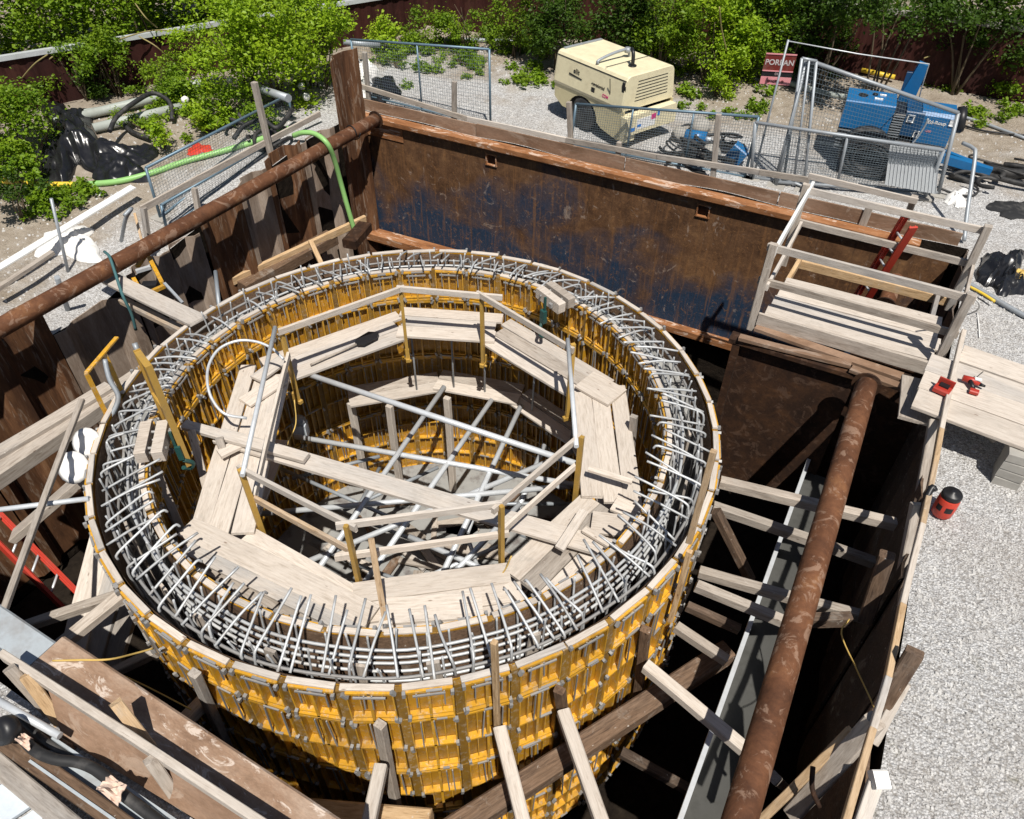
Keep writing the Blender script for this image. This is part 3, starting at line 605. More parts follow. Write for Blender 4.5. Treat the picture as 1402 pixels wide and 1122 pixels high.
TUB += [((438, 690), (620, 760), -2.9, -2.8, 'tube lying low between the near left and the middle, partly shaded'), ((520, 640), (455, 760), -2.7, -2.9, 'short steep tube in the left half, under the long crossing plank'), ((560, 800), (690, 745), -2.5, -2.4, 'bright tube at the near side just under the railing'), ((470, 700), (600, 640), -2.9, -2.7, 'tube slanting up to the right behind the near railing, low down'),
        ((690, 600), (640, 730), -2.4, -2.6, 'steep tube in the right half below the long tube'), ((745, 610), (700, 720), -2.3, -2.5, 'steep tube nearest the right walkway'), ((400, 655), (520, 625), -2.6, -2.5, 'short tube at the far left of the floor in the shade'), ((480, 770), (600, 815), -2.8, -2.8, 'low tube at the near left under the railing'), ((600, 690), (790, 690), -2.6, -2.5, 'level tube in the right half under the crossing plank')]
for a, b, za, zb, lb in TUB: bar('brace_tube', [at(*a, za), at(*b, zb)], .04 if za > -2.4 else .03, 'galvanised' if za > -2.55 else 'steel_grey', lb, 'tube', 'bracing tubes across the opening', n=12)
for a, z in ((112, -1.9), (100, -1.9), (80, -1.85), (60, -1.9), (126, -1.9)):
    bar('hanger_rod', [pol(2.5, a, ZP - .05), pol(2.45, a, z)], .016, 'steel_grey', 'thin steel rod hanging from the walkway down to the lower ring', 'rod', 'hanger rods')
for a, b, lb in [((480, 552), (493, 678), 'pale timber post standing under the lower ring, left'), ((533, 556), (548, 668), 'pale timber post standing under the lower ring, second from left'), ((612, 545), (620, 650), 'pale timber post standing under the lower ring behind the sloping tubes')]:
    p = at(*a, -2.0); timber('floor_post', p, V(p.x * .99, p.y * .99, -4.2), .11, .09, 'wood_pale', lb)
mb = MB(); mb.lathe([(3.0, -4.45), (3.0, -4.2)], (0, 0, 0), 64); tag(mb.build('slab', 'concrete_floor', None, True), kind='structure').name = 'concrete_floor'
for i in range(60):
    a = random.uniform(0, 360); r_ = random.uniform(.2, 2.6); L = random.uniform(.3, 1.5); q = pol(r_, a, -4.17 + .03 * (i % 4)); e = pol(L / 2, random.uniform(0, 360))
    timber('scrap_timber', q - e, q + e + V(0, 0, random.choice((0, 0, .25))), random.uniform(.06, .2), .05, random.choice(['wood_grey', 'wood_pale', 'wood_brown']), 'scrap of timber lying on the concrete floor inside the ring', 'timber', 'scrap timber on the floor')
for i in range(30):
    a = random.uniform(0, 360); q = pol(random.uniform(.3, 2.5), a, -4.2); mb = MB(); w = random.uniform(.25, .7)
    mb.box(q + V(0, 0, .03), (w, w * random.uniform(.5, 1), .05), Matrix.Rotation(random.uniform(0, 3), 3, 'Z')); tag(mb.build('sheet_offcut', random.choice(['concrete', 'steel_grey', 'block_grey', 'wood_grey'])), 'flat offcut sheet lying on the floor inside the ring', 'sheet', 'sheet offcuts on the floor')
# work lamp on the shaded left wall, hose loop, dark tool
p = at(412, 588, -1.95); lp = thing('work_lamp', p, 'grey floodlight box hanging in shadow at the left under the walkway', 'lamp'); MB().box(p, (.2, .16, .26), Matrix.Rotation(.5, 3, 'Z')).build('housing', 'tile_pale', lp); MB().lathe([(.09, 0), (.11, .06), (.05, .12)], p + V(0, 0, .14), 14).build('cap', 'steel_grey', lp)
C0 = at(352, 540, -.05); pts = [at(*q, z) for q, z in [((495 / 4.25 + 230, 460), .1), ((300, 476), .1), ((284, 512), 0), ((290, 548), -.1), ((312, 570), -.2), ((336, 573), -.3)]]
pts = [at(388, 492, .0), at(372, 477, .05), at(350, 468, .1), at(325, 467, .12), at(300, 478, .1), at(286, 500, .05), at(284, 525, 0), at(291, 548, -.1), at(308, 567, -.2), at(338, 573, -.3)]
bar('cable_loop', curve(pts, 5), .018, 'galvanised', 'pale looped conduit standing at the left of the walkway in front of the yellow panels', 'cable')
sh = thing('shovel', at(485, 475, -.58), 'dark bladed shovel lying on the back left walkway planks', 'shovel'); bar('handle', [at(425, 500, -.60), at(492, 470, -.58)], .016, 'wood_grey', parent=sh)
mb = MB(); a = at(488, 472, -.58); b = at(524, 452, -.58); d = (b - a).normalized(); s_ = V(-d.y, d.x, 0); mb.prism([(0, -.03), (.06, -.1), (.3, -.11), (.4, -.02), (.3, .1), (.06, .09), (0, .03)], a, d, s_, (0, 0, 1), .02); mb.build('blade', 'black_plastic', sh)
bar('cord', curve([at(403, 548, -.7), at(405, 580, -1.0), at(395, 605, -1.1), at(382, 640, -1.3), at(372, 668, -1.4)], 5), .008, 'rope_yellow', 'thin yellow cord hanging under the left side of the walkway', 'cord')
bar('cord', curve([at(700, 762, -.3), at(688, 785, -.6), at(660, 805, -.9), at(628, 815, -1.1)], 5), .008, 'rope_yellow', 'thin yellow cord sagging from the near right post', 'cord')
# saddle blocks with teal straps on the rim
def saddle(p, rz, lb):
    t = thing('rim_clamp', p, lb, 'clamp', None, rz)
    for x, mt in ((-.11, 'wood_grey'), (.06, 'wood_pale')): 
        o = MB().box((x, 0, .06 if x < 0 else .04), (.12, .52, .16), None, .01).build('timber_block', mt, t, True)
    mb = MB(); mb.box((.19, .02, -.18), (.06, .09, .2)); mb.box((.17, .02, -.02), (.03, .03, .3)); mb.tube(curve([(.2, .0, -.3), (.27, .04, -.4), (.22, .06, -.5), (.16, 0, -.42)], 5), .025, 8); mb.build('strap', 'teal_cloth', t, True)
    mb = MB(); mb.tube([(-.18, .12, .1), (.14, .12, .05)], .018, 8); mb.box((.15, .12, .05), (.04, .06, .06)); mb.tube([(-.18, -.14, .1), (.14, -.14, .05)], .018, 8); mb.build('bolt', 'hardware', t, True)
p = at(215, 608, .08); saddle(V(*p), R(40), 'two timber blocks clamped on the left rim with a teal strap hanging inside')
p = at(758, 412, .05); saddle(V(*p), R(64) + math.pi, 'timber block clamped on the back right of the inner form with a pale teal strap')
# tall yellow stop-end frames standing on the left rim
t = thing('stop_end_panel', at(200, 560, -.1), 'tall narrow yellow form panel standing on edge above the left rim', 'form panel')
q0 = at(243, 606, -.1); q0 = V(q0.x, q0.y, 0); d = pol(1, 158)
def pq(u, z): return q0 + d * u + V(0, 0, z)
MB().beam(pq(0, -.35), pq(0, 1.12), .02, .34, d).build('web', 'yellow_filler', t)
mb = MB(); mb.beam(pq(-.17, -.35), pq(-.17, 1.14), .07, .02, d); mb.beam(pq(.17, -.35), pq(.17, 1.14), .07, .02, d)
for z in (-.3, .1, .55, 1.12): mb.beam(pq(-.16, z), pq(.16, z), .07, .02)
mb.build('flange', 'yellow_post', t)
t = thing('open_frame', at(140, 550, .1), 'open yellow steel frame standing outside the left rim with a grey strap', 'frame')
c = [at(118, 511, .55), at(160, 462, .55)]; mb = MB(); mb.beam(c[0], c[1], .05, .02); 
for k, s in ((0, .03), (1, .46)): 
    e = c[0].lerp(c[1], k * .56); mb.beam(e, V(e.x + .04, e.y - .02, -.25), .05, .02, (1, 0, 0))
mb.build('bars', 'yellow_rib', t); MB().tube(curve([at(143, 492, .5), at(150, 520, .3), at(162, 545, .1), at(150, 575, -.1)], 5), .03, 6).build('strap', 'steel_grey', t)
for (px, py, s, lb) in [(122, 606, .15, 'white rolled fabric bundle hanging on the outside of the left rim'), (104, 640, .16, 'white foam cone end stuck on the outside of the left rim, lower one')]:
    p = at(px, py, -.1); mb = MB(); mb.lathe([(s * .4, -.02), (s * 1.0, 0), (s * 1.15, .05), (s * .8, .07), (s * .5, .03), (s * .2, .035)], p, 16, Matrix.Rotation(.8, 3, 'X') @ Matrix.Rotation(.3, 3, 'Y')); tag(mb.build('foam_bundle', 'white_sheet'), lb, 'bundle')
# ---------------------------------------------------------------- right: raking struts between ring and pit side
def st(a, za, b, end, w, h, mt, lb): 
    A = at(*a, za); B = {'x': lambda: atx(*b, 5.47), 'z': lambda: at(*b, end[1])}[end[0]](); timber('strut', A, B, w, h, mt, lb, 'timber', 'struts at the right of the ring')
st((985, 660), -.42, (1225, 718), ('x',), .11, .13, 'wood_grey', 'highest timber strut from the right of the ring to the pit side')
st((975, 694), -.9, (1195, 770), ('x',), .11, .13, 'wood_grey', 'second highest timber strut at the right of the ring, passing under the pipe')
st((957, 783), -.72, (1195, 848), ('z', -.75), .1, .12, 'wood_grey', 'third timber strut at the right of the ring, ending at the wall bracket')
st((953, 802), -.8, (1075, 852), ('z', -.9), .1, .12, 'wood_grey', 'fourth timber strut at the right of the ring, just below the third')
st((940, 830), -1.3, (1012, 862), ('z', -1.4), .09, .11, 'wood_brown', 'short dark strut below the fourth one at the right of the ring')
st((925, 858), -1.2, (995, 905), ('z', -1.3), .1, .12, 'wood_grey', 'short pale strut low at the right of the ring, ending free')
st((884, 912), -1.0, (1018, 1025), ('z', -1.0), .12, .12, 'wood_pale', 'pale strut running from the near right of the ring under the thick pipe')
st((980, 700), -.8, (1028, 795), ('z', -1.7), .12, .1, 'wood_brown', 'brown brace going steeply down beside the right of the ring')
st((1165, 848), -.7, (1085, 850), ('z', -.78), .1, .16, 'wood_brown', 'dark doubled timber bracket at the right pit side holding the third strut')
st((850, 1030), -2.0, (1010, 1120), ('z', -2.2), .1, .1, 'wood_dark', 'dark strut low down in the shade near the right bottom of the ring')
st((1060, 1065), -1.2, (1080, 1085), ('x',), .1, .1, 'wood_grey', 'grey strut end near the bottom right under the pipe')
# near side: pale raking shores and their soldiers
for (a, b, z, w, lb) in [((684, 998), (722, 1150), -.78, .12, 'pale raking shore at the near face of the ring under the tall batten'), ((771, 975), (832, 1150), -.78, .12, 'pale raking shore at the near face of the ring, right one'), ((522, 1048), (500, 1150), -.95, .12, 'pale raking shore at the near face of the ring, left one by the rusty beam')]:
    timber('raking_shore', at(*a, z), at(*b, z - .05), w, w, 'wood_pale', lb, 'timber', 'raking shores at the near side')
for (x0, y0, x1, y1, lb, mt) in [(520, 992, 543, 1105, 'grey-brown soldier timber upright on the near face of the ring, left of the middle', 'wood_grey'), (766, 945, 776, 1010, 'short dark soldier timber behind the right raking shore', 'wood_brown'), (266, 922, 318, 1040, 'leaning soldier timber on the near left face of the ring', 'wood_grey'), (884, 862, 868, 985, 'dark soldier timber on the near right face of the ring', 'wood_brown'), (977, 618, 957, 735, 'warm timber upright at the right edge of the ring below the rim', 'wood_warm'), (944, 755, 930, 880, 'warm timber upright on the right face of the ring above the short struts', 'wood_warm')]:
    A = oncyl(x0, y0, 3.70); B = oncyl(x1, y1, 3.70); timber('soldier', A, B if x0 < 900 else V(A.x, A.y, A.z - 1.2), .10 if x0 < 900 else .055, .08 if x0 < 900 else .05, mt, lb, 'timber', 'soldier timbers around the ring')
timber('waling_beam', at(995, 893, -1.75), at(560, 1176, -1.75), .22, .22, 'wood_brown', 'big dark brown timber beam running in front of the ring at the near right', 'beam')
timber('waling_beam', at(385, 1110, -1.9), at(590, 1128, -1.75), .22, .22, 'wood_warm', 'sunlit timber beam at the near foot of the ring behind the rusty beam', 'beam')
timber('raking_shore', at(285, 955, -1.2), at(232, 1010, -.9), .13, .13, 'wood_grey', 'short grey shore between the rusty beam and the near left of the ring', 'timber')
# concrete channel in the deep right part
ch = thing('channel_beam', at(1010, 900, -2.1), 'grey concrete trough beam lying deep beside the thick pipe with a bright steel edge', 'beam')
a = at(1108, 628, -1.75); b = at(925, 1140, -1.75); d = (b - a).normalized(); s_ = V(0, 0, 1).cross(d)
MB().beam(a + s_ * .3 + V(0, 0, -.3), b + s_ * .3 + V(0, 0, -.3), .62, .1).build('bed', 'concrete_shaded', ch); MB().beam(a + V(0, 0, -.14), b + V(0, 0, -.14), .05, .3).build('edge', 'galvanised', ch)
# ---------------------------------------------------------------- right: end of the trench box under the work platform
bxp = thing('box_end_plate', V(3.8, 3.3, -2.6), 'dark rusty steel box end plate below the work platform', 'steel plate')
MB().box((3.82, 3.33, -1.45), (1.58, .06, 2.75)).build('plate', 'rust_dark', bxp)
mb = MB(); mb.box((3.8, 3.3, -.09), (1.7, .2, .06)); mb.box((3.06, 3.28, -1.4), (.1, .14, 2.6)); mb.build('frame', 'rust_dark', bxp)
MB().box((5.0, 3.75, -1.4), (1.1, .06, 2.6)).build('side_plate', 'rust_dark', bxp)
for a, b, w, lb in [((1035, 448), (1245, 520), .14, 'rusty red-brown bearer board along the near underside of the work platform'), ((1012, 462), (1165, 500), .1, 'thin rusty board on top of the dark box end plate'), ((1165, 505), (1238, 532), .12, 'split board sticking out over the top end of the thick pipe')]:
    timber('bearer_board', at(*a, -.0), at(*b, -.0), w, .06, 'rust_board', lb, 'board', 'bearer boards under the work platform')
# ---------------------------------------------------------------- work platform with rails
wp = thing('work_platform', V(4.3, 4.2, .0), 'pale plank work platform with timber guard rails over the back right of the pit', 'platform')
y = 3.62; ws = [.26, .28, .27, .26]
for i, w in enumerate(ws):
    timber('deck_plank', (3.26 + .02 * i, y + w / 2, .17), (5.38 + random.uniform(-.03, .05), y + w / 2 + .02, .17), w - .006, .045, 'wood_pale', parent=wp); y += w
timber('toe_board', (3.2, 3.585, .115), (5.36, 3.56, .115), .045, .19, 'wood_grey', parent=wp); timber('joist', (3.3, 3.9, .08), (3.36, 5.5, .08), .06, .13, 'wood_warm', parent=wp); timber('joist', (5.25, 3.7, .08), (5.3, 5.6, .08), .06, .13, 'wood_grey', parent=wp)
timber('back_beam', (3.3, 5.5, .0), (5.5, 5.5, .0), .07, .14, 'wood_warm', parent=wp)
PO = {'nl': (3.14, 3.62), 'nr': (5.42, 3.6), 'fl': (3.14, 5.52), 'fr': (5.5, 5.46)}
for k, (px_, py_) in PO.items(): timber('post', (px_, py_, -.1), (px_, py_, 1.22), .1, .085, 'wood_grey', parent=wp)
for ya, z, o in ((3.64, 1.12, -.0), (3.64, .62, 0.), (5.5, 1.12, 0), (5.5, .62, 0)):
    timber('rail', (3.06, ya + .06, z), (5.5, ya + .04, z - .01), .04, .10, 'wood_grey' if z < 1 else 'wood_pale', parent=wp)
timber('side_rail', (3.17, 3.6, 1.1), (3.2, 5.75, 1.12), .04, .13, 'white_paint', parent=wp); timber('side_rail', (3.2, 3.6, .6), (3.22, 5.5, .62), .04, .1, 'wood_pale', parent=wp)
timber('side_rail', (5.47, 3.75, .6), (5.54, 5.5, .62), .04, .1, 'wood_grey', parent=wp)
# red ladder through the platform opening
def ladder(a, b, wdir, w, lb, rr=.3, pitch=.3):
    t = thing('ladder', b, lb, 'ladder'); a = Vector(a); b = Vector(b); wv = Vector(wdir).normalized() * w / 2; up = (b - a).normalized().cross(wv.normalized())
    for s in (-1, 1):
        mb = MB(); mb.beam(a + wv * s, b + wv * s, .03, .11, up); mb.beam(a + wv * (s * .93) + up * .035, b + wv * (s * .93) + up * .035, .045, .012, up); mb.beam(a + wv * (s * .93) - up * .035, b + wv * (s * .93) - up * .035, .045, .012, up); mb.build('side_rail', 'red_ladder', t)
    n = int((b - a).length / pitch)
    for k in range(1, n): q = a.lerp(b, k / n); MB().tube([q - wv, q + wv], .016, 8).build('rung', 'galvanised', t)
    return t
ladder(at(1245, 304, 1.05), at(1160, 440, -1.3), (-.47, .88, 0), .3, 'red ladder standing up through the opening of the work platform')
ladder(at(-60, 665, -.9), at(100, 826, -2.2), V(-.47, .88, .25), .3, 'red ladder going down into the pit at the left edge of the photo')
# plank bench on stacked blocks
for i in range(4):
    y = 2.16 + i * .375; timber('bench_plank', (5.2 + (.3 if i == 3 else .0) + .03 * i, y + .15 + .03, .5), (7.6, y + .12 - .2, .5), .365, .045, 'wood_pale', ['nearest plank of the bench at the right, carrying the red drill', 'second plank of the bench at the right from the near edge', 'third plank of the bench at the right from the near edge', 'farthest plank of the bench at the right'][i], 'plank', 'planks of the bench')
timber('bench_plank', (5.3, 3.0, .30), (5.36, 2.2, .30), .5, .04, 'wood_grey', 'grey board under the left end of the plank bench', 'plank')
p = at(1368, 668, 0)
for k in range(4):
    mb = MB(); mb.box((p.x + .03 + random.uniform(-.015, .015), p.y + .17, .058 + .116 * k), (.25, .3, .112), Matrix.Rotation(random.uniform(-.06, .06), 3, 'Z'), .008); tag(mb.build('block', 'block_grey'), 'grey timber block in the stack under the bench, %s' % ('lowest', 'second from below', 'third from below', 'topmost')[k], 'block', 'blocks stacked under the bench')
timber('raking_prop', at(1345, 580, .42), at(1358, 600, .1), .12, .08, 'wood_pale', 'short pale prop under the bench beside the block stack')
# red drill and tool case on the bench
t = thing('tool_case', at(1288, 538, .53), 'red open tool case with black insert on the left end of the bench', 'tool case'); q = t.location; rz = Matrix.Rotation(-.25, 3, 'Z')
MB().box(q + V(0, 0, .04), (.17, .12, .07), rz, .015).build('case', 'red_tool', t); MB().box(q + rz @ V(.0, .03, .085), (.10, .07, .02), rz).build('insert', 'black_plastic', t); MB().box(q + rz @ V(0, .075, .09), (.17, .02, .11), rz).build('lid', 'red_tool', t)
t = thing('cordless_drill', at(1328, 528, .53), 'red and black cordless drill lying on the bench beside the tool case', 'drill'); q = V(*t.location)
MB().tube([q + V(-.1, .02, .06), q + V(.0, .02, .06), q + V(.08, .0, .05)], [.035, .04, .025], 12).build('motor_body', 'red_tool', t); MB().tube([q + V(-.02, .0, .06), q + V(.03, -.1, .03)], [.028, .024], 10).build('handle', 'black_plastic', t); MB().box(q + V(.04, -.14, .03), (.09, .07, .05), None, .01).build('battery', 'red_tool', t); MB().tube([q + V(.08, 0, .05), q + V(.14, -.01, .05)], [.024, .012], 10).build('chuck', 'black_plastic', t); MB().box(q + V(.05, .02, .095), (.07, .05, .012)).build('badge', 'white_paint', t)
MB().tube([q + V(.02, .05, .07), q + V(.08, .16, .12)], .005, 6).build('bit', 'black_plastic', t)
# red drink container
p = at(1288, 703, 0); t = thing('drink_container', p, 'small red drink container with a black screw lid standing on the gravel', 'container'); rj = .1
MB().lathe([(rj * .86, 0), (rj, .02), (rj * 1.04, .14), (rj, .25), (rj * .92, .272)], p, 24).build('body', 'red_paint', t); MB().lathe([(rj * .97, .262), (rj * .98, .305), (rj * .86, .325), (rj * .3, .328), (rj * .26, .345), (rj * .1, .345)], p, 24).build('lid', 'black_plastic', t)
for aa, wd in ((-72, 20), (-128, 16)):
    mb = MB(); mb.grid(lambda u, v: V(p.x, p.y, (.11 + .075 * v)) + pol(rj * 1.045, aa - wd + 2 * wd * u), 6, 1); mb.build('label_patch', 'black_plastic', t)
# ---------------------------------------------------------------- right edge: rails and posts
er = thing('edge_rail', at(1290, 600, .3), 'long thin batten rail running along the right edge of the pit', 'rail'); 
pts = [(1319, 455), (1288, 590), (1262, 720), (1235, 830), (1215, 930), (1194, 1000), (1150, 1150)]
for i in range(len(pts) - 1): timber('batten', at(*pts[i], .55), at(*pts[i + 1], .55 + .0), .05, .085, 'wood_warm' if i % 2 else 'wood_pale', parent=er)
for (a, za, b, zb, w, mt, lb) in [((1253, 893), .75, (1180, 1010), -.3, .13, 'wood_brown', 'brown square post leaning out over the gravel at the right edge'), ((1240, 935), .35, (1196, 1018), -.1, .08, 'wood_pale', 'pale batten beside the brown leaning post'), ((1198, 987), .5, (1085, 1115), -.9, .14, 'wood_grey', 'grey split post at the near right edge below the yellow cord'), ((1165, 1000), .2, (1040, 1125), -.9, .07, 'wood_warm', 'thin warm batten beside the grey split post at the near right edge'), ((1255, 690), .4, (1235, 790), -.3, .1, 'wood_grey', 'grey upright at the right edge left of the red drink container'), ((1278, 575), .45, (1255, 700), -.25, .09, 'wood_grey', 'grey upright at the right edge below the bench'), ((1215, 760), .2, (1185, 850), -.7, .14, 'wood_brown', 'dark upright post at the right pit side beyond the bracket')]:
    timber('edge_post', at(*a, za), at(*b, zb), w, w * .8, mt, lb, 'post', 'posts along the right edge')
t = thing('capped_post', at(1190, 1120, .1), 'pale post with a bright white cap block at the near right edge', 'post'); timber('shaft', at(1198, 1072, .28), at(1172, 1150, .05), .1, .08, 'wood_pale', parent=t); MB().box(at(1204, 1068, .33), (.11, .13, .1), Matrix.Rotation(.5, 3, 'Z') @ Matrix.Rotation(.3, 3, 'X'), .012).build('cap', 'white_paint', t)
bar('cord', curve([at(1163, 848, -.3), at(1152, 868, -.3), at(1172, 915, -.2), at(1195, 965, .1), at(1200, 990, .45)], 5), .007, 'rope_yellow', 'thin yellow-brown cord hanging at the right pit side', 'cord')
bar('tie_hook', curve([at(1113, 1050, 0.), at(1112, 1080, -.1), at(1122, 1105, -.2)], 4), .02, 'rust_dark', 'bent steel tie hooked over the grey split post', 'hook')
bar('black_strap', curve([at(1262, 718, .2), at(1266, 690, .5), at(1276, 668, .62), at(1280, 672, .6)], 5), .03, 'black_plastic', 'black strap looped over the right edge rail beside the red drink container', 'strap')
# ---------------------------------------------------------------- near left: wale beam, guard rail, clutter
wb = thing('wale_beam', V(0, -4.3, -.3), 'wide rusty steel wale beam across the near left of the photo', 'beam')
A = at(-200, 715, -.08); B = at(470, 1175, -.08); d = (B - A).normalized(); s_ = V(-d.y, d.x, 0)
e0 = at(75, 905, -.08)
MB().beam(e0, B, .34, .34, (0, 0, 1), .02).build('rusty_length', 'rust_wale', wb); MB().beam(A - s_ * .04, e0 - d * .004 - s_ * .04, .27, .35, (0, 0, 1), .02).build('grey_length', 'wale_grey', wb)
gl = thing('near_guard_rail', at(100, 960, .3), 'warm timber guard rail with leaning posts along the near left edge', 'railing')
timber('rail', at(5, 898, .36), at(392, 1150, .36), .06, .12, 'wood_pale', parent=gl)
for a, za, b, zb, mt in [((158, 962), .5, (215, 1035), .0, 'wood_warm'), ((205, 1040), .4, (262, 1122), -.3, 'wood_grey'), ((12, 915), .45, (88, 1000), -.2, 'wood_grey'), ((35, 925), .4, (92, 1003), -.1, 'wood_warm')]: timber('post', at(*a, za), at(*b, zb), .09, .08, mt, parent=gl)
mb = MB(); q = [at(60, 925, .28), at(390, 1145, .28), at(330, 1160, .02), at(85, 1010, .02)]; mb.add(q + [p + V(.01, .02, -.02) for p in q], [(0, 1, 2, 3), (7, 6, 5, 4), (0, 4, 5, 1), (1, 5, 6, 2), (2, 6, 7, 3), (3, 7, 4, 0)]); tag(mb.build('plywood_board', 'rust_board'), 'brown plywood board leaning under the near left guard rail', 'board')
for a, b, w, z, mt, lb in [((-40, 985), (210, 1160), .13, .12, 'wood_brown', 'brown timber lying along the near left corner below the steel trough'), ((-30, 1025), (120, 1150), .14, .1, 'wood_grey', 'grey timber at the very near left corner beside the pale tiles'), ((30, 995), (95, 1030), .1, .06, 'wood_brown', 'short brown timber behind the black cable at the near left')]:
    timber('kerb_timber', at(*a, z), at(*b, z), w, .09, mt, lb, 'timber', 'timbers in the near left corner')
tr = MB(); a = at(60, 1030, .12); b = at(235, 1150, .12); d = (b - a).normalized(); s_ = V(-d.y, d.x, 0); prof = [(-.11, .06), (-.09, .06), (-.08, -.04), (.08, -.04), (.09, .06), (.11, .06), (.1, -.06), (-.1, -.06)]
tr.prism(prof, a, s_, (0, 0, 1), d, (b - a).length); tag(tr.build('steel_trough', 'wale_grey'), 'pale grey steel trough with a paper scrap lying on it at the near left', 'trough')
tr = MB(); a = at(-20, 950, .35); b = at(82, 1008, .25); tr.tube([a, b], .03, 12); tag(tr.build('steel_bar', 'galvanised'), 'shiny steel bar at the left edge behind the guard rail post', 'bar')
bar('black_cable', curve([at(28, 1008, .25), at(48, 1028, .3), at(75, 1040, .3), at(110, 1045, .28), at(140, 1060, .26), at(165, 1085, .25), at(200, 1112, .22), at(250, 1150, .2)], 6), .04, 'rubber', 'thick black cable snaking along the steel trough at the near left', 'cable')
bar('black_cable', curve([at(20, 975, .25), at(40, 995, .2), at(70, 1020, .15), at(120, 1050, .12), at(200, 1110, .1)], 6), .028, 'rubber', 'thinner black cable behind the thick one at the near left', 'cable')
p = at(8, 1000, .4); tag(MB().lathe([(.06, -.06), (.1, -.05), (.11, 0), (.1, .05), (.05, .06)], p, 18, Matrix.Rotation(.9, 3, 'X')).build('rubber_plug', 'black_plastic'), 'round black rubber plug at the left edge of the photo', 'plug')
def paper(px, py, z, s, lb, n=8):
    p = at(px, py, z); mb = MB(); rr = [[random.uniform(-.018, .018) for _ in range(n + 1)] for _ in range(n + 1)]
    mb.grid(lambda u, v: p + V((u - .5) * s, (v - .5) * s * .6, .03 + rr[round(u * n)][round(v * n)] + .05 * math.sin(u * 5) * math.cos(v * 4)), n, n, False); 
    k = len(mb.v); mb.add([(a, b, c - .006) for a, b, c in mb.v], [tuple(reversed(f)) for f in mb.f]); tag(mb.build('paper_scrap', 'paper_pink'), lb, 'paper')
paper(156, 1082, .36, .2, 'crumpled pinkish paper scrap on the steel trough'); paper(36, 1016, .37, .12, 'small torn pinkish paper at the end of the thick black cable')
mb = MB(); a = at(-20, 1040, .02); b = at(110, 1150, .02)
for i in range(3):
    for j in range(4): 
        c = at(-10, 1075, .05) + V(-.12 + .33 * i - .1 * j, -.42 * 0 - .12 * i - .33 * j + .1, 0); mb.box(c, (.31, .31, .03), Matrix.Rotation(-.35, 3, 'Z'))
tag(mb.build('paving', 'tile_pale'), kind='structure')
bar('cord', curve([at(72, 905, .12), at(110, 904, .14), at(150, 903, .1), at(185, 895, -.1), at(210, 888, -.2)], 5), .009, 'rope_yellow', 'yellow cord from the rusty wale beam to the near left of the ring', 'cord')
bar('cord', curve([at(152, 918, -.2), at(200, 940, -.5), at(262, 972, -.8)], 5), .007, 'rope_yellow', 'thin brown cord hanging in the gap beside the near left of the ring', 'cord')
# ---------------------------------------------------------------- left of the ring
for a, b, z, w, h, mt, lb in [((-60, 690), (190, 520), -1.35,   .28, .26, 'wood_grey', 'big weathered timber waling along the left side of the pit'), ((-60, 655), (150, 530), -1.2, .22, .1, 'wood_grey', 'pale thick plank lying on the big left waling'), ((330, 395), (455, 325), -1.9, .34, .25, 'wood_brown', 'brown timber waling at the foot of the left wall by the green hose'), ((318, 385), (500, 300), -1.75, .08, .16, 'wood_warm', 'warm thin timber along the foot of the left wall towards the corner')]:
    timber('left_waling', at(*a, z), at(*b, z), w, h, mt, lb, 'timber', 'walings along the left wall')
timber('waling_beam', at(500, 318, -2.7), at(700, 372, -2.7), .3, .2, 'rust_orange', 'rusty beam end at the foot of the big blue plate in the corner', 'beam')
timber('corner_block', at(478, 335, -1.7), at(500, 310, -1.7), .3, .2, 'rust_dark', 'dark steel bracket in the corner where the green hose goes down', 'bracket')
timber('long_batten', at(112, 548, .25), at(4, 840, .05), .06, .05, 'wood_grey', 'long thin batten slanting across the left gap in front of the red ladder')
bar('gap_tube', [at(-40, 703, -.02), at(122, 683, .02)], .028, 'galvanised', 'galvanised tube running from the left edge of the photo to the left rim')
for a, za, b, zb, w, mt, lb in [((150, 700), -.9, (92, 925), -1.9, .3, 'wood_pale', 'leftmost plank of the sloping plank bundle at the left of the ring'), ((172, 745), -1.0, (120, 920), -1.95, .28, 'wood_pale', 'middle plank of the sloping plank bundle at the left of the ring'), ((188, 800), -1.1, (150, 925), -2.0, .26, 'wood_grey', 'right plank of the sloping plank bundle at the left of the ring')]:
    timber('sloping_plank', at(*a, za), at(*b, zb), w, .05, mt, lb, 'plank', 'sloping planks at the left of the ring')
for a, za, b, zb, w, lb in [((28, 860), -.7, (165, 815), -.6, .1, 'pale timber crossing flat over the sloping planks at the left'), ((78, 888), -.7, (168, 815), -.55, .13, 'grey timber crossing the pale one over the sloping planks at the left'), ((20, 735), -1.4, (118, 650), -.5, .2, 'weathered timber below the white foam at the left of the ring'), ((152, 922), -1.5, (215, 892), -1.3, .1, 'warm short timber at the near left foot of the ring')]:
    timber('cross_timber', at(*a, za), at(*b, zb), w, .1, 'wood_grey', lb, 'timber', 'timbers in the left gap')
timber('rim_plank', at(132, 372, -.30), at(272, 440, .04), .27, .05, 'wood_pale', 'wide pale plank bridging from the left ground to the rim of the ring', 'plank')
timber('rim_plank', at(168, 412, -.6), at(255, 455, -.3), .12, .09, 'wood_warm', 'warm timber under the wide plank bridging to the left rim', 'plank')
bar('prop_tube', curve([at(184, 470, -.5), at(196, 500, -.8), at(204, 530, -1.2)], 4), .04, 'steel_grey', 'grey steel prop standing below the bridging plank at the left')
timber('edge_block', at(425, 330, -1.5), at(440, 362, -1.7), .09, .07, 'wood_warm', 'short warm timber stub above the back left rim')
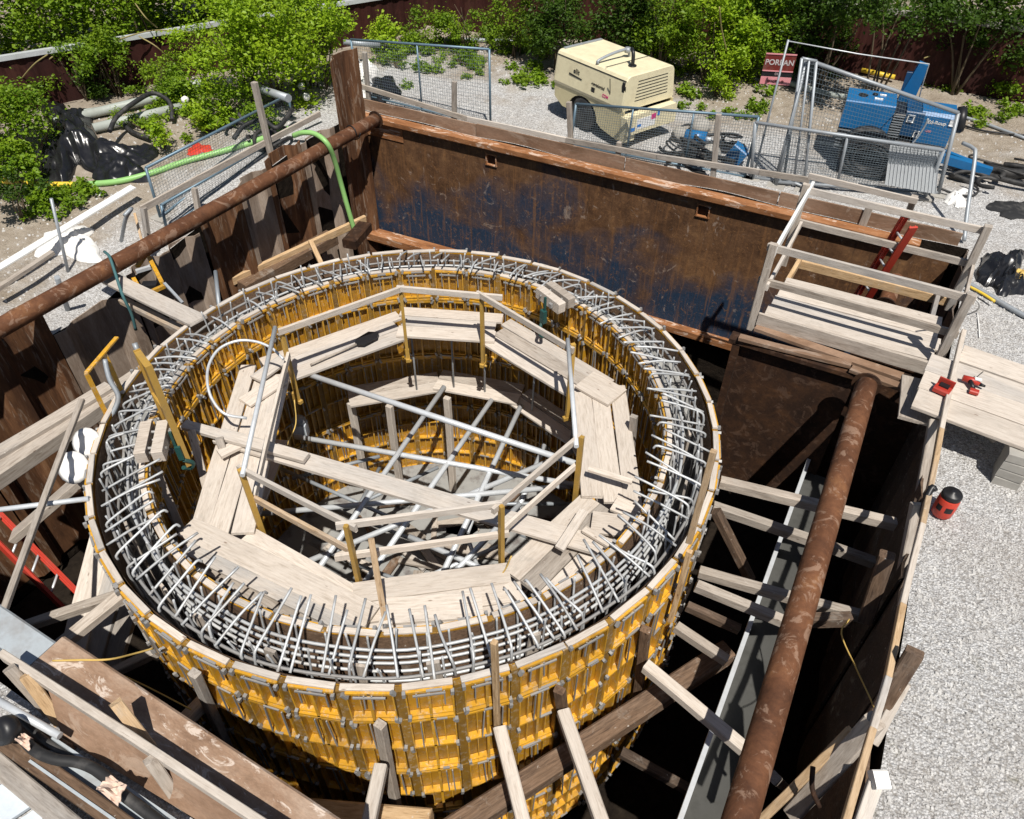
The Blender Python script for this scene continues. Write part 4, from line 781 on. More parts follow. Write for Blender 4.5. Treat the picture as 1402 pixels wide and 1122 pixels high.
# yellow tool at the left wall top
t = thing('lever_tool', at(205, 385, -.3), 'yellow framed lever tool lying at the edge of the left wall by the bridging plank', 'tool'); 
for a, b in (((183, 382), (196, 405)), ((200, 345), (222, 388)), ((196, 405), (225, 392)), ((188, 365), (200, 348))): MB().beam(at(*a, -.25), at(*b, -.25), .06, .05).build('frame_bar', 'yellow_rib', t)
MB().box(at(205, 390, -.27), (.22, .14, .05), Matrix.Rotation(.6, 3, 'Z')).build('mechanism', 'black_plastic', t); MB().beam(at(186, 372, -.25), at(206, 366, -.25), .06, .05).build('grip', 'galvanised', t)
MB().beam(at(225, 388, -.25), at(250, 415, -.4), .04, .03).build('lever', 'steel_grey', t)
bar('blue_rope', curve([at(143, 345, .1), at(150, 352, .16), at(158, 375, 0), at(168, 405, -.2), at(180, 430, -.5), at(186, 452, -.8)], 5), .022, 'rope_teal', 'dark teal rope thrown over the left pipe and hanging into the pit', 'rope')
# ---------------------------------------------------------------- beyond the pit
def atg(px, py, dz=0.):
    z = 0
    for _ in range(4): p = at(px, py, z + dz); z = gh(p.x, p.y)
    return at(px, py, z + dz)
def gpt(x, y, dz=0.): return V(x, y, gh(x, y) + dz)
# timber fence rails on short posts along the back of the pit
bf = thing('timber_fence', V(-1.5, 7.45, 0), 'weathered timber rail on short posts along the top of the back boards', 'fence')
RL = [(474, 112), (640, 163), (775, 192), (900, 215), (1040, 236), (1108, 247)]
for i in range(len(RL) - 1): timber('rail', aty(*RL[i], 7.45), aty(*RL[i + 1], 7.45 + .01), .04, .1, 'wood_grey' if i != 1 else 'wood_pale', parent=bf)
for a, b in (((499, 72), (505, 140)), ((622, 112), (622, 168)), ((779, 140), (782, 206)), ((984, 157), (976, 245)), ((848, 195), (846, 215))): timber('post', aty(*a, 7.5), aty(*b, 7.5), .09, .08, 'wood_grey', parent=bf)
timber('back_batten', (4.0, 7.2, -.1), (4.02, 7.2, .42), .12, .05, 'wood_grey', 'grey batten upright against the back board inside the work platform view', 'timber')
timber('platform_rail', at(1107, 241, .62), at(1256, 276, .60), .04, .1, 'wood_pale', 'pale rail behind the work platform, ending on a short post', 'rail'); timber('platform_post', at(1252, 270, .6), at(1240, 305, .0), .1, .09, 'wood_grey', 'short grey post holding the pale rail behind the work platform', 'post')
bar('bent_pole', curve([atg(1320, 330, .05), atg(1325, 285, .4), at(1335, 215, 1.0), at(1332, 203, 1.08), at(1318, 196, 1.08)], 5), .03, 'steel_grey', 'bent grey steel pole standing right of the blue machine', 'pole')
# wire mesh fence panels
def fence(c, label, mt='fence_blue', wire='fence_wire', nu=30, nv=14, r=.024, mids=1, wr=.0028):
    c = [Vector(q) for q in c]; t = thing('fence_panel', (c[0] + c[1]) / 2, label, 'fence', 'wire mesh fence panels')
    B = lambda u, v: c[0].lerp(c[1], u).lerp(c[3].lerp(c[2], u), v)
    f = MB(); f.tube([B(0, 0), B(0, 1)], r, 8); f.tube([B(1, 0), B(1, 1)], r, 8); f.tube([B(0, 1), B(1, 1)], r, 8); f.tube([B(0, .04), B(1, .04)], r * .9, 8)
    for k in range(mids): u = (k + 1) / (mids + 1); f.tube([B(u, .04), B(u, 1)], r * .8, 8)
    f.build('frame', mt, t); w = MB(); bow = random.uniform(-.04, .04)
    n_ = (c[1] - c[0]).cross(c[3] - c[0]).normalized()
    Q = lambda u, v: B(u, v) + n_ * (bow * math.sin(3.14 * u) * math.sin(3.14 * v) * 2)
    nu = int(nu * 1.5); nv = int(nv * 1.3)
    for i in range(1, nu): w.tube([Q(i / nu, .04 + .96 * k / 4) for k in range(5)], wr, 3, False, False)
    for j in range(1, nv): w.tube([Q(k / 8, .04 + .96 * j / nv) for k in range(9)], wr, 3, False, False)
    w.build('wire_mesh', wire, t)
    for u in (0, 1): MB().box(B(u, 0), (.3, .2, .07), None, .02).build('foot', 'block_grey', t)
    return t
fence([(-6.6, 7.72, .05), (-3.28, 7.68, 0), (-3.3, 7.7, 1.5), (-6.6, 7.7, 1.2)], 'bluish mesh fence panel behind the tall corner sheet pile', 'fence_blue', 'fence_wire', 40, 16, .024, 1)
fence([(-1.5, 7.68, 0), (1.84, 7.95, 0), (1.84, 7.95, 1.12), (-1.45, 7.7, .82)], 'low blue mesh fence panel in front of the cream compressor', 'fence_blue', 'fence_wire', 50, 16, .026, 2, .003)
fence([(1.95, 7.98, 0), (4.8, 8.75, 0), at(1292, 206, .95), at(1034, 168, 1.08)], 'grey mesh fence panel in front of the black coil of the blue machine', 'steel_grey', 'fence_wire', 44, 18, .03, 1, .003)
fence([at(1062, 256, 0), at(1284, 268, 0), at(1312, 155, 1.35), at(1104, 82, 2.05)], 'tall twisted mesh fence panel leaning by the sign, in front of the blue machine', 'steel_grey', 'fence_wire', 36, 22, .034, 0, .0024)
fence([at(1072, 252, 0), at(1100, 262, 0), at(1118, 84, 2.05), at(1098, 80, 2.1)], 'narrow mesh fence end standing beside the red sign', 'steel_grey', 'fence_wire', 5, 26, .024, 1, .0024)
fence([gpt(-6.9, 2.3), gpt(-7.1, 6.1), (-7.05, 6.1, .5), (-6.87, 2.32, .5)], 'blue mesh fence panel left of the tall timber post at the left wall', 'fence_blue', 'fence_wire', 40, 12, .026, 0)
fence([gpt(-6.55, 2.1), gpt(-6.6, 5.0), (-6.5, 5.1, .1), (-6.55, 2.15, -.02)], 'low blue fence frame in front of the other one at the left wall', 'fence_blue', 'fence_wire', 26, 8, .026, 0)
mb = MB(); 
t = thing('mesh_screen', at(1250, 262, 0), 'pale square screen of fine grey mesh hanging on the fence by the blue machine', 'screen')
c = [aty(1212, 253, 8.42), aty(1281, 266, 8.58), aty(1287, 206, 8.60), aty(1219, 199, 8.44)]
MB().add([*c, *[q + V(0, .015, 0) for q in c]], [(0, 1, 2, 3), (7, 6, 5, 4), (0, 4, 5, 1), (1, 5, 6, 2), (2, 6, 7, 3), (3, 7, 4, 0)])
mb.add([*c, *[q + V(0, .015, 0) for q in c]], [(0, 1, 2, 3), (7, 6, 5, 4), (0, 4, 5, 1), (1, 5, 6, 2), (2, 6, 7, 3), (3, 7, 4, 0)]); mb.build('sheet', 'wire_pale', t)
mb = MB()
for k in range(15): u = k / 14; mb.tube([c[0].lerp(c[1], u) - V(0, .006, 0), c[3].lerp(c[2], u) - V(0, .006, 0)], .006, 4, False, False)
mb.build('wires', 'galvanised', t)
lf = thing('timber_fence', V(-6.4, 4., -.3), 'weathered timber rail and tall post above the left sheet piles', 'fence')
timber('rail', atx(193, 287, -6.4), atx(438, 156, -6.4), .04, .11, 'wood_grey', parent=lf); timber('post', atx(348, 113, -6.38), atx(374, 225, -6.34), .11, .09, 'wood_grey', parent=lf); timber('post', atx(266, 258, -6.35), atx(278, 330, -6.3), .09, .08, 'wood_grey', parent=lf); timber('post', atx(196, 285, -6.38), atx(205, 345, -6.36), .09, .08, 'wood_grey', parent=lf)
# sign on its frame
s0 = at(1030, 248, 0); t = thing('sign', s0, 'red and pink sign board with white letters on a thin steel frame by the fence', 'sign')
tp = V(s0.x + .02, s0.y + .1, 2.35); MB().tube([s0, tp], .018, 8).tube([at(1058, 254, 0), at(1060, 254, 0) + V(.0, .05, 1.7)], .014, 8).build('frame', 'steel_grey', t)
sx = V(.93, .33, 0).normalized(); sn = V(sx.y, -sx.x, 0); Z = V(0, 0, 1); o = at(1049, 73, 2.02); w = .5
rot = Matrix((sx, Z, sn)).transposed()
def boardq(z0, z1, d): mb = MB(); mb.prism([(0, z0), (w, z0), (w, z1), (0, z1)], o, sx, Z, sn, d); return mb
boardq(-.27, .0, .012).build('red_board', 'red_sign', t); boardq(-.36, -.275, .010).build('black_board', 'black_plastic', t); boardq(-.49, -.365, .012).build('pink_board', 'pink_sign', t)
mb = MB(); mb.beam(o + sn * .016, o + sx * w + sn * .016, .012, .02); mb.beam(o + sn * .016 + Z * -.27, o + sx * w + sn * .016 + Z * -.27, .012, .016); mb.build('edge_strip', 'pink_sign', t)
text('POREAN', .122, 'letter_dirty', t, o + sx * (w / 2) + Z * -.135 + sn * .016, rot); text('01I', .06, 'letter_dirty', t, o + sx * (w / 2) + Z * -.317 + sn * .013, rot); text('o -:=- o', .09, 'red_sign', t, o + sx * (w / 2) + Z * -.43 + sn * .016, rot)
w0 = V(tp.x, tp.y, 2.33); w1 = at(1272, 88, 2.1); bar('aerial_wire', [w0, w0.lerp(w1, .5) - V(0, 0, .02), w1, at(1262, 120, 1.5), at(1257, 140, 1.2)], .010, 'galvanised', 'thin pale wire bar running from the sign post over the blue machine', 'wire', n=6)
# ---------------------------------------------------------------- cream compressor
cm = thing('compressor', V(-1.27, 9.03, gh(-1.27, 9.03)), 'cream towable air compressor on the gravel behind the low blue fence', 'compressor', None, R(-24.6))
LX = 1.0
hood = [(-.66, .70), (-.685, .76), (-.615, 1.24), (-.585, 1.29), (-.53, 1.315), (.53, 1.315), (.585, 1.29), (.615, 1.24), (.685, .76), (.66, .70)]
mb = MB(); nst = [(-LX, .985), (-LX + .03, 1.), (LX - .03, 1.), (LX, .985)]; n = len(hood)
vs = [(x, y * s, .7 + (z - .7) * s) for x, s in nst for y, z in hood]; fs = [tuple(range(n - 1, -1, -1)), tuple(3 * n + i for i in range(n))] + [(k * n + i, k * n + (i + 1) % n, (k + 1) * n + (i + 1) % n, (k + 1) * n + i) for k in range(3) for i in range(n)]
mb.add(vs, fs); mb.build('hood', 'cream', cm, True)
arc = [(-.12 + .43 * math.cos(a), .30 + .36 * math.sin(a)) for a in np.linspace(math.pi, 0, 14)]
poly = [(-LX + .02, .70), (-LX + .02, .44), (-.72, .30)] + arc + [(.45, .22), (LX - .1, .14), (LX + .04, .2), (LX + .04, .70)]
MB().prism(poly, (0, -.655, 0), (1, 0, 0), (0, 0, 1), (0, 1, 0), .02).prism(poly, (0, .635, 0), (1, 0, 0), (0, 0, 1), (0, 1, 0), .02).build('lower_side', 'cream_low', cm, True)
MB().box((0, 0, .5), (1.8, 1.1, .4)).build('chassis', 'black_plastic', cm, True)
mb = MB(); mb.box((LX + .07, 0, .46), (.16, 1.34, .36), None, .03); mb.box((LX + .05, -.52, .24), (.1, .3, .2), None, .02); mb.build('bumper', 'cream', cm, True)
for s in (-1, 1):
    o_ = MB().lathe([(.12, -.1), (.29, -.1), (.32, -.06), (.32, .06), (.29, .1), (.12, .1)], (-.12, s * .56, .32 ), 24, Matrix.Rotation(R(90), 3, 'X')).build('wheel', 'rubber', cm, True); MB().lathe([(.05, -.105), (.17, -.105), (.17, .105), (.05, .105)], (-.12, s * .56, .32), 16, Matrix.Rotation(R(90), 3, 'X')).build('rim', 'black_plastic', o_, True)
mb = MB()
for k in range(7): mb.box((LX - .004, .06, .84 + .058 * k), (.014, .86 - .05 * k * .3, .014))
mb.build('louvre', 'black_plastic', cm, True)
mb = MB(); mb.box((0, -.618, 1.235), (1.96, .012, .014)); mb.box((.63, -.668, .98), (.01, .012, .46), Matrix.Rotation(R(8), 3, 'X')); mb.box((LX - .02, -.62, 1.0), (.03, .014, .3), Matrix.Rotation(R(8), 3, 'X')); mb.build('panel_gap', 'decal_black', cm, True)
MB().box((.17, -.665, .82), (.085, .02, .19), Matrix.Rotation(R(8), 3, 'X'), .02).build('latch_hole', 'black_plastic', cm, True)
MB().box((LX - .06, -.632, 1.12), (.06, .03, .18), None, .01).build('latch', 'black_plastic', cm, True)
mb = MB(); mb.tube(curve([V(.12, -.55, 1.31), V(.12, -.54, 1.37), V(.14, -.2, 1.44), V(.16, .14, 1.46), V(.16, .2, 1.40), V(.16, .22, 1.31)], 5), .028, 8); mb.lathe([(.06, 0), (.07, .05), (.05, .09)], (.16, .16, 1.4), 12); mb.build('lifting_bail', 'steel_grey', cm, True)
mb = MB(); mb.tube(curve([V(.6, -.12, 1.31), V(.6, -.12, 1.45), V(.56, -.1, 1.55), V(.48, -.06, 1.58)], 5), .035, 10); mb.lathe([(.08, 0), (.08, .02)], (.6, -.12, 1.315), 14); mb.build('exhaust', 'black_plastic', cm, True)
MB().box((-.93, .0, 1.325), (.06, .98, .03)).build('hinge_strip', 'steel_grey', cm, True); MB().tube([(.38, .58, 1.33), (.38, -.6, 1.33)], .006, 5).build('seam', 'decal_black', cm, True)
MB().tube([(-LX, 0, .35), (-LX - .5, 0, .3)], .05, 8).build('drawbar', 'black_plastic', cm, True)
rz = Matrix.Rotation(R(-24.6), 3, 'Z'); face = rz @ Matrix.Rotation(R(-8.5), 3, 'X') @ Matrix(((1, 0, 0), (0, 0, -1), (0, 1, 0)))
def onfront(x, z, out=.006): y = -.685 + (z - .76) * (.07 / .48) - out; return cm.location + rz @ V(x, y, z)
tilt = Matrix.Rotation(R(-2), 3, 'Z')
text('ellit', .12, 'decal_black', cm, onfront(-.36, 1.06), face @ tilt); text('-nevtsionizd', .078, 'decal_black', cm, onfront(.28, .975), face @ tilt); text('CDM', .075, 'decal_magenta', cm, onfront(.52, .85), face @ tilt)
mb = MB(); mb.prism([(-.28, 0), (.1, -.03), (.1, -.045), (-.28, -.03)], (-.28, -.655 - .0, 1.0), (1, 0, 0), (0, .14, 1), (0, -1, 0), .006); mb.build('underline', 'decal_black', cm, True)
for y_, z_, w_, h_, mt in [(-.5, .38, .13, .07, 'decal_blue'), (-.33, .42, .1, .05, 'decal_blue'), (.04, .52, .12, .1, 'decal_magenta'), (.17, .55, .06, .09, 'decal_blue'), (-.15, .45, .5, .2, 'decal_white')]:
    MB().box((LX + .151 + (.002 if mt != 'decal_white' else 0), y_, z_), (.004, w_, h_)).build('decal', mt, cm, True)
# hoses heaped right of the compressor
for i in range(16):
    c0 = atg(random.uniform(925, 1010), random.uniform(180, 225), .12); rr = random.uniform(.15, .38); ph = random.uniform(0, 6); sp = random.uniform(2.5, 6)
    pts = [c0 + V(rr * math.cos(ph + a) * 1.2, rr * math.sin(ph + a), .05 * math.sin(a * 2 + i) + .02 * (i % 5)) for a in np.linspace(0, sp, 18)]
    tag(MB().tube(pts, random.choice((.02, .03, .035)), 7).build('hose', 'rubber'), 'black rubber hose coiled on the gravel right of the cream compressor', 'hose', 'black hoses by the compressor')
for (px, py, s) in ((958, 178, .2), (930, 190, .16), (972, 215, .18)):
    p = atg(px, py, .05); tag(MB().lathe([(s, 0), (s * 1.1, .1), (s * .7, .2), (s * .3, .22)], p, 9).build('stone_block', 'block_grey'), {958: 'grey rounded stone among the black hoses, farthest', 930: 'grey rounded stone among the black hoses beside the compressor', 972: 'grey rounded stone among the black hoses, nearest the fence'}[px], 'stone')
t = thing('blue_motor', atg(950, 200), 'small blue motor lying among the black hoses right of the compressor', 'motor'); p = t.location
MB().tube([p + V(-.2, 0, .16), p + V(.2, .05, .16)], .13, 14).build('casing', 'blue_paint', t); MB().box(p + V(0, .02, .03), (.36, .22, .06)).build('foot', 'black_plastic', t); MB().tube([p + V(.2, .05, .16), p + V(.3, .06, .16)], .05, 10).build('shaft', 'galvanised', t)
t = thing('blue_hand_pump', atg(1005, 225), 'small blue pump with a white handle behind the fence post right of the hoses', 'pump'); p = t.location
MB().box(p + V(0, 0, .16), (.3, .22, .4), Matrix.Rotation(.5, 3, 'Y'), .02).build('body', 'blue_paint', t); MB().tube(curve([p + V(.12, 0, .1), p + V(.2, 0, .3), p + V(.22, 0, .45)], 4), .03, 8).build('handle', 'white_paint', t); MB().tube([p + V(-.1, 0, .0), p + V(.1, 0, .02)], .05, 8).build('foot', 'black_plastic', t)
# ---------------------------------------------------------------- blue machine
bm = thing('pump_trailer', V(3.9, 9.8, gh(3.9, 9.8)), 'blue engine driven pump trailer with black radiator behind the mesh fence', 'pump', None, R(6)); L = True
def bx(c, d, nm, mt, rot=None, ch=.02): return MB().box(c, d, rot, ch).build(nm, mt, bm, L)
bx((-.55, .1, 1.02), (.92, .78, .56), 'engine_cover', 'blue_paint'); bx((.02, .06, .92), (.22, .7, .5), 'radiator', 'black_plastic')
mb = MB()
for k in range(9): mb.box((.02, -.30, .72 + .05 * k), (.2, .02, .012))
for k in range(6): mb.box((-.5, -.32, .34 + .06 * k), (1.0, .03, .015))
mb.build('grille', 'steel_grey', bm, L)
bx((-.45, .05, .52), (1.1, .7, .4), 'engine', 'black_plastic'); bx((.3, .12, .98), (.34, .7, .5), 'pump_casing', 'blue_deep'); bx((.72, .15, .92), (.62, .72, .66), 'control_cabin', 'blue_paint', None, .06); bx((.5, .0, .5), (.9, .6, .3), 'skid', 'black_plastic')
mb = MB(); mb.prism([(0, 0), (.3, 0), (.34, .75), (.16, .8)], (-.05, .5, 1.15), (1, 0, 0), (0, -.1, 1), (0, 1, 0), .16); mb.build('chute', 'blue_paint', bm, L); bx((.02, .49, 1.55), (.14, .02, .4), 'chute_recess', 'blue_deep')
mb = MB(); mb.lathe([(.24, 0), (.26, .1), (.22, .16), (.1, .17)], (1.08, .2, 1.05), 18, Matrix.Rotation(R(80), 3, 'Y')); mb.build('fan_hood', 'black_plastic', bm, L)
MB().lathe([(.09, 0), (.09, .02)], (-.72, .1, 1.302), 14).lathe([(.05, 0), (.05, .03)], (-.5, .22, 1.302), 10).build('filler_cap', 'black_plastic', bm, L); bx((-.42, -.0, 1.305), (.16, .07, .012), 'decal', 'white_paint'); bx((-.35, .25, 1.305), (.12, .06, .012), 'decal', 'white_paint')
bx((.24, -.236, 1.10), (.13, .01, .14), 'badge', 'white_paint'); bx((.24, -.243, 1.10), (.08, .01, .09), 'badge_mark', 'blue_deep'); bx((.43, -.236, .82), (.1, .01, .12), 'badge', 'white_paint'); bx((.43, -.243, .82), (.06, .01, .06), 'badge_mark', 'blue_deep')
rzz = Matrix.Rotation(R(6), 3, 'Z'); ff = rzz @ Matrix(((1, 0, 0), (0, 0, -1), (0, 1, 0)))
text('Ed-Roup', .095, 'white_paint', bm, bm.location + rzz @ V(.72, -.216, 1.08), ff); text('-200', .06, 'pink_sign', bm, bm.location + rzz @ V(.62, -.216, .9), ff)
bx((.98, -.215, 1.12), (.1, .01, .12), 'badge', 'decal_white')
mb = MB(); mb.tube(curve([V(-.1, -.36, .55), V(.2, -.5, .5), (V(.4, -.45, .7)), V(.5, -.4, 1.0), V(.52, -.38, 1.2)], 5), .018, 8); mb.build('cable', 'steel_grey', bm, L)
mb = MB(); mb.beam((1.0, 0, .35), (2.0, -.1, .25), .14, .16); mb.beam((.9, .4, .35), (1.9, -.05, .27), .1, .12); mb.build('drawbar', 'blue_paint', bm, L)
for s, yy in ((0, -.55), (1, .75)):
    o_ = MB().lathe([(.2, -.13), (.44, -.13), (.48, -.08), (.48, .08), (.44, .13), (.2, .13)], (-.42, yy, .46), 28, Matrix.Rotation(R(90), 3, 'X')).build('wheel', 'rubber', bm, L); MB().lathe([(.05, -.12), (.26, -.1), (.26, .1), (.05, .12)], (-.42, yy, .46), 18, Matrix.Rotation(R(90), 3, 'X')).build('rim', 'steel_grey', o_, L)
bm.scale = (.9, .9, .88)
cl = thing('hose_coil', atg(1178, 246), 'big black hose coil standing on the gravel before the blue machine, behind the mesh', 'hose'); mb = MB(); p = cl.location
for k in range(9): mb.tube([p + V(0, .05 + .05 * (k % 3), .36) + V((.22 + .05 * (k // 3) + .012 * k) * math.cos(a) * 1.15, 0, (.20 + .05 * (k // 3)) * math.sin(a)) for a in np.linspace(0, 6.283, 29)[:-1]], .028, 7, True)
mb.build('turns', 'rubber', cl); mb = MB(); mb.box(p + V(0, .2, .1), (.9, .1, .2)); mb.build('cradle', 'black_plastic', cl)
t = thing('water_hose', atg(1345, 240), 'corrugated grey suction hose end lying by the blue drawbar', 'hose'); q = t.location
MB().tube(curve([q + V(-.5, .1, .1), q + V(-.2, -.02, .12), q + V(.1, .05, .1), q + V(.5, .1, .1), q + V(.8, .4, .08)], 6), .09, 12).build('body', 'rubber', t)
for i in range(12):
    c0 = atg(random.uniform(1300, 1400), random.uniform(225, 262), .05); rr = random.uniform(.12, .4); ph = random.uniform(0, 6)
    tag(MB().tube([c0 + V(rr * 1.6 * math.cos(ph + a), rr * math.sin(ph + a), .03 * math.sin(2 * a) + .01 * i) for a in np.linspace(0, random.uniform(2, 5), 16)], random.choice((.02, .035, .05)), 7).build('hose', 'rubber'), 'black hose lying on the gravel at the right behind the work platform', 'hose', 'black hoses at the right edge')
bar('hose', curve([atg(1312, 158, .04), atg(1350, 170, .04), atg(1410, 192, .04)], 5), .03, 'steel_grey', 'grey hose running out of the photo right of the blue machine', 'hose'); bar('hose', curve([atg(1312, 170, .04), atg(1350, 180, .04), atg(1410, 186, .05)], 5), .02, 'black_plastic', 'thin black hose beside the grey one right of the blue machine', 'hose')
# rags and cords at the right edge
def heap(px0, py0, px1, py1, hgt, mt, lb, cat, nm, nn=22, seed=3):
    a = atg(px0, py1); b = atg(px1, py1); d = atg(px0, py0); rs = random.Random(seed); ph = [(rs.uniform(3, 13), rs.uniform(3, 13), rs.uniform(0, 6), rs.uniform(.3, 1)) for _ in range(7)]
    from mathutils import noise as NZ
    def fn(u, v):
        cx_, cy_ = u - .5, v - .5; an = math.atan2(cy_, cx_); k = 1 + .22 * math.sin(3 * an + seed) + .12 * math.sin(5 * an + 2 * seed)
        uu = .5 + cx_ * k; vv = .5 + cy_ * k; rim = min(1, 3.2 * min(u, v, 1 - u, 1 - v)); p = a + (b - a) * uu + (d - a) * vv
        q = V(uu * 2.2, vv * 2.2, seed * 3.7); h = .55 + .6 * NZ.noise(q); fold = 1 - abs(NZ.noise(V(uu * 4.2 + .8 * NZ.noise(q), vv * 6.5, seed))) * 1.6; h = h * .75 + .28 * fold ** 2 + .08 * NZ.noise(V(uu * 15, vv * 15, seed))
        return V(p.x + .05 * NZ.noise(V(uu * 6, vv * 6, 3)), p.y + .05 * NZ.noise(V(uu * 6, vv * 6, 9)), gh(p.x, p.y) + .01 + hgt * max(0, h) * rim ** .6)
    nn = int(nn * 1.6)
    mb = MB(); mb.grid(fn, nn, nn); tag(mb.build(nm, mt), lb, cat)
heap(1342, 352, 1400, 402, .35, 'tarp_black', 'crumpled black plastic sheet at the right edge beside the work platform', 'plastic sheet', 'plastic_heap', 24, 5)
heap(1385, 372, 1425, 395, .2, 'rope_yellow', 'crumpled yellow cloth at the right edge next to the black plastic', 'cloth', 'cloth_heap', 14, 8)
bar('hose', curve([atg(1318, 384, .06), atg(1350, 402, .06), atg(1380, 420, .05), atg(1420, 442, .04)], 5), .035, 'steel_grey', 'dark green-grey hose lying on the gravel at the right edge', 'hose'); bar('hose', curve([atg(1326, 392, .1), atg(1345, 402, .1), atg(1362, 413, .1)], 4), .02, 'yellow_hose', 'short yellow stick beside the dark hose at the right edge', 'stick')
bar('cord', curve([atg(1338, 428, .02), atg(1340, 445, .02), atg(1341, 462, .02)], 4), .008, 'white_sheet', 'thin white cord on the gravel right of the work platform', 'cord')
bar('loop_rope', curve([at(1325, 402, 1.1), at(1340, 415, .8), at(1338, 425, .4), at(1322, 432, .2)], 5), .012, 'white_sheet', 'pale rope loop tied to the right near post of the work platform', 'rope')
heap(1296, 262, 1322, 284, .12, 'white_sheet', 'small white rag on the gravel behind the work platform', 'rag', 'rag', 10, 11)
heap(1360, 275, 1425, 300, .05, 'rubber', 'flat black rubber mat at the right edge', 'mat', 'rubber_mat', 10, 12)
# ---------------------------------------------------------------- left yard
heap(58, 152, 138, 247, .6, 'tarp_black', 'big crumpled black tarpaulin heap on the sand at the left', 'tarpaulin', 'tarpaulin', 36, 2); heap(120, 195, 206, 248, .3, 'tarp_black', 'lower black tarpaulin fold to the right of the big heap', 'tarpaulin', 'tarpaulin', 28, 6)
heap(58, 318, 136, 356, .22, 'white_sheet', 'white plastic sheet lying on the sand at the left', 'plastic sheet', 'plastic_sheet', 18, 4); heap(118, 256, 138, 268, .08, 'white_sheet', 'small white scrap by the green hose at the left', 'scrap', 'plastic_scrap', 8, 9)
heap(486, 92, 520, 138, .5, 'white_sheet', 'white and grey plastic bag heap behind the tall corner sheet pile', 'bag', 'bag_heap', 18, 13); heap(500, 110, 545, 142, .3, 'tarp_black', 'black plastic bag beside the white one behind the corner', 'bag', 'bag_heap', 16, 14)
timber('white_strip', atg(-10, 372, .35), atg(182, 256, .30), .16, .03, 'white_paint', 'long white plastic strip slanting over the sand at the left', 'strip')
bar('long_pole', [atg(95, 380, -.1), at(70, 272, .55)], .025, 'steel_grey', 'thin grey stake standing in the sand in front of the white sheet', 'stake')
bar('long_pole', [atg(98, 440, -.3), at(78, 380, .0)], .04, 'steel_grey', 'grey tube stake by the left pipe', 'stake'); bar('long_pole', [atg(300, 420, -.1), at(295, 372, .1)], .03, 'steel_grey', 'short grey stake by the yellow tool at the left', 'stake')
timber('sand_timber', atg(-10, 400, .3), atg(72, 346, .35), .09, .07, 'wood_grey', 'grey timber lying slanted at the left edge behind the pipe', 'timber')
bar('grey_tool', curve([atg(166, 330, .2), at(172, 300, .35), at(180, 286, .5), at(170, 296, .45)], 4), .03, 'steel_grey', 'grey bent tool hung on the timber rail post at the left', 'tool'); timber('yellow_bar', at(184, 292, .3), at(198, 345, -.2), .04, .03, 'wood_warm', 'thin yellowish bar under the timber rail end at the left', 'bar')
bar('ground_hose', curve([atg(112, 253, .05), atg(160, 249, .05), atg(205, 238, .05), atg(255, 221, .05), atg(320, 203, .05), atg(360, 190, .05), atg(395, 176, .05)], 6), .055, 'green_hose', 'green hose running over the sand from the yellow one to the left wall', 'hose')
bar('ground_hose', curve([atg(-30, 243, .05), atg(20, 250, .05), atg(70, 253, .05), atg(112, 253, .05)], 6), .055, 'yellow_hose', 'yellow hose at the left edge joined to the green hose', 'hose'); bar('hose_joint', [atg(106, 253, .05), atg(120, 253, .05)], .065, 'steel_grey', 'dark joint between the yellow and the green hose', 'joint')
hz = [at(402, 186, .12), at(415, 182, .22), at(432, 184, .22), at(448, 197, .10), at(458, 220, -.28), at(467, 252, -.8), at(477, 288, -1.35), at(489, 328, -2.0)]
bar('hanging_hose', curve(hz, 6), .05, 'green_hose', 'light green hose hanging over the left pipe down into the corner of the pit', 'hose')
for a, b, r_, lb in [((75, 168), (305, 112), .09, 'long grey pipe lying at the foot of the red wall, farthest one'), ((128, 176), (255, 145), .09, 'grey pipe lying nearest among the pipes by the black tarpaulin'), ((85, 160), (150, 150), .08, 'short pale pipe behind the black tarpaulin'), ((235, 122), (300, 110), .1, 'pale plank-like pipe under the shrub by the red wall')]:
    bar('grey_pipe', [atg(*a, .12), atg(*b, .12)], r_, 'grey_pipe', lb, 'pipe', 'pipes by the red wall')
for pts, lb in [([(150, 180, .3), (160, 160, .4), (185, 140, .5), (210, 128, .45), (232, 140, .3), (236, 165, .1)], 'black hose arching over the grey pipes at the left'), ([(165, 165, .15), (180, 180, .1), (205, 190, .1)], 'black hose end on the sand beside the tarpaulin'), ([(320, 190, .2), (335, 172, .3), (360, 165, .3), (380, 175, .2), (400, 150, .3)], 'black hose tangle behind the left mesh fence')]:
    bar('yard_hose', curve([atg(x, y, z) for x, y, z in pts], 6), .045, 'rubber', lb, 'hose')
for i in range(7):
    c0 = atg(random.uniform(325, 400), random.uniform(150, 195), .1); rr = random.uniform(.2, .4); ph = random.uniform(0, 6)
    tag(MB().tube([c0 + V(rr * math.cos(ph + a), rr * math.sin(ph + a), .08 * math.sin(2 * a)) for a in np.linspace(0, random.uniform(2, 5), 14)], .035, 7).build('hose', 'rubber'), 'black hose tangled on the ground behind the left mesh fence', 'hose', 'black hoses at the left fence')
heap(258, 198, 290, 212, .08, 'red_paint', 'flat red plastic lying behind the left mesh fence', 'plastic', 'red_plastic', 8, 15)
for (px, py) in ((313, 113), (305, 128), (360, 105), (416, 118), (418, 128), (250, 140)):
    p = atg(px, py, .35); tag(MB().lathe([(.03, 0), (.08, .04), (.07, .12), (.02, .16)], p, 7, Matrix.Rotation(px, 3, 'X')).build('litter', 'white_sheet'), 'white scrap of litter caught in the shrubs at the left', 'litter', 'white litter in the shrubs')
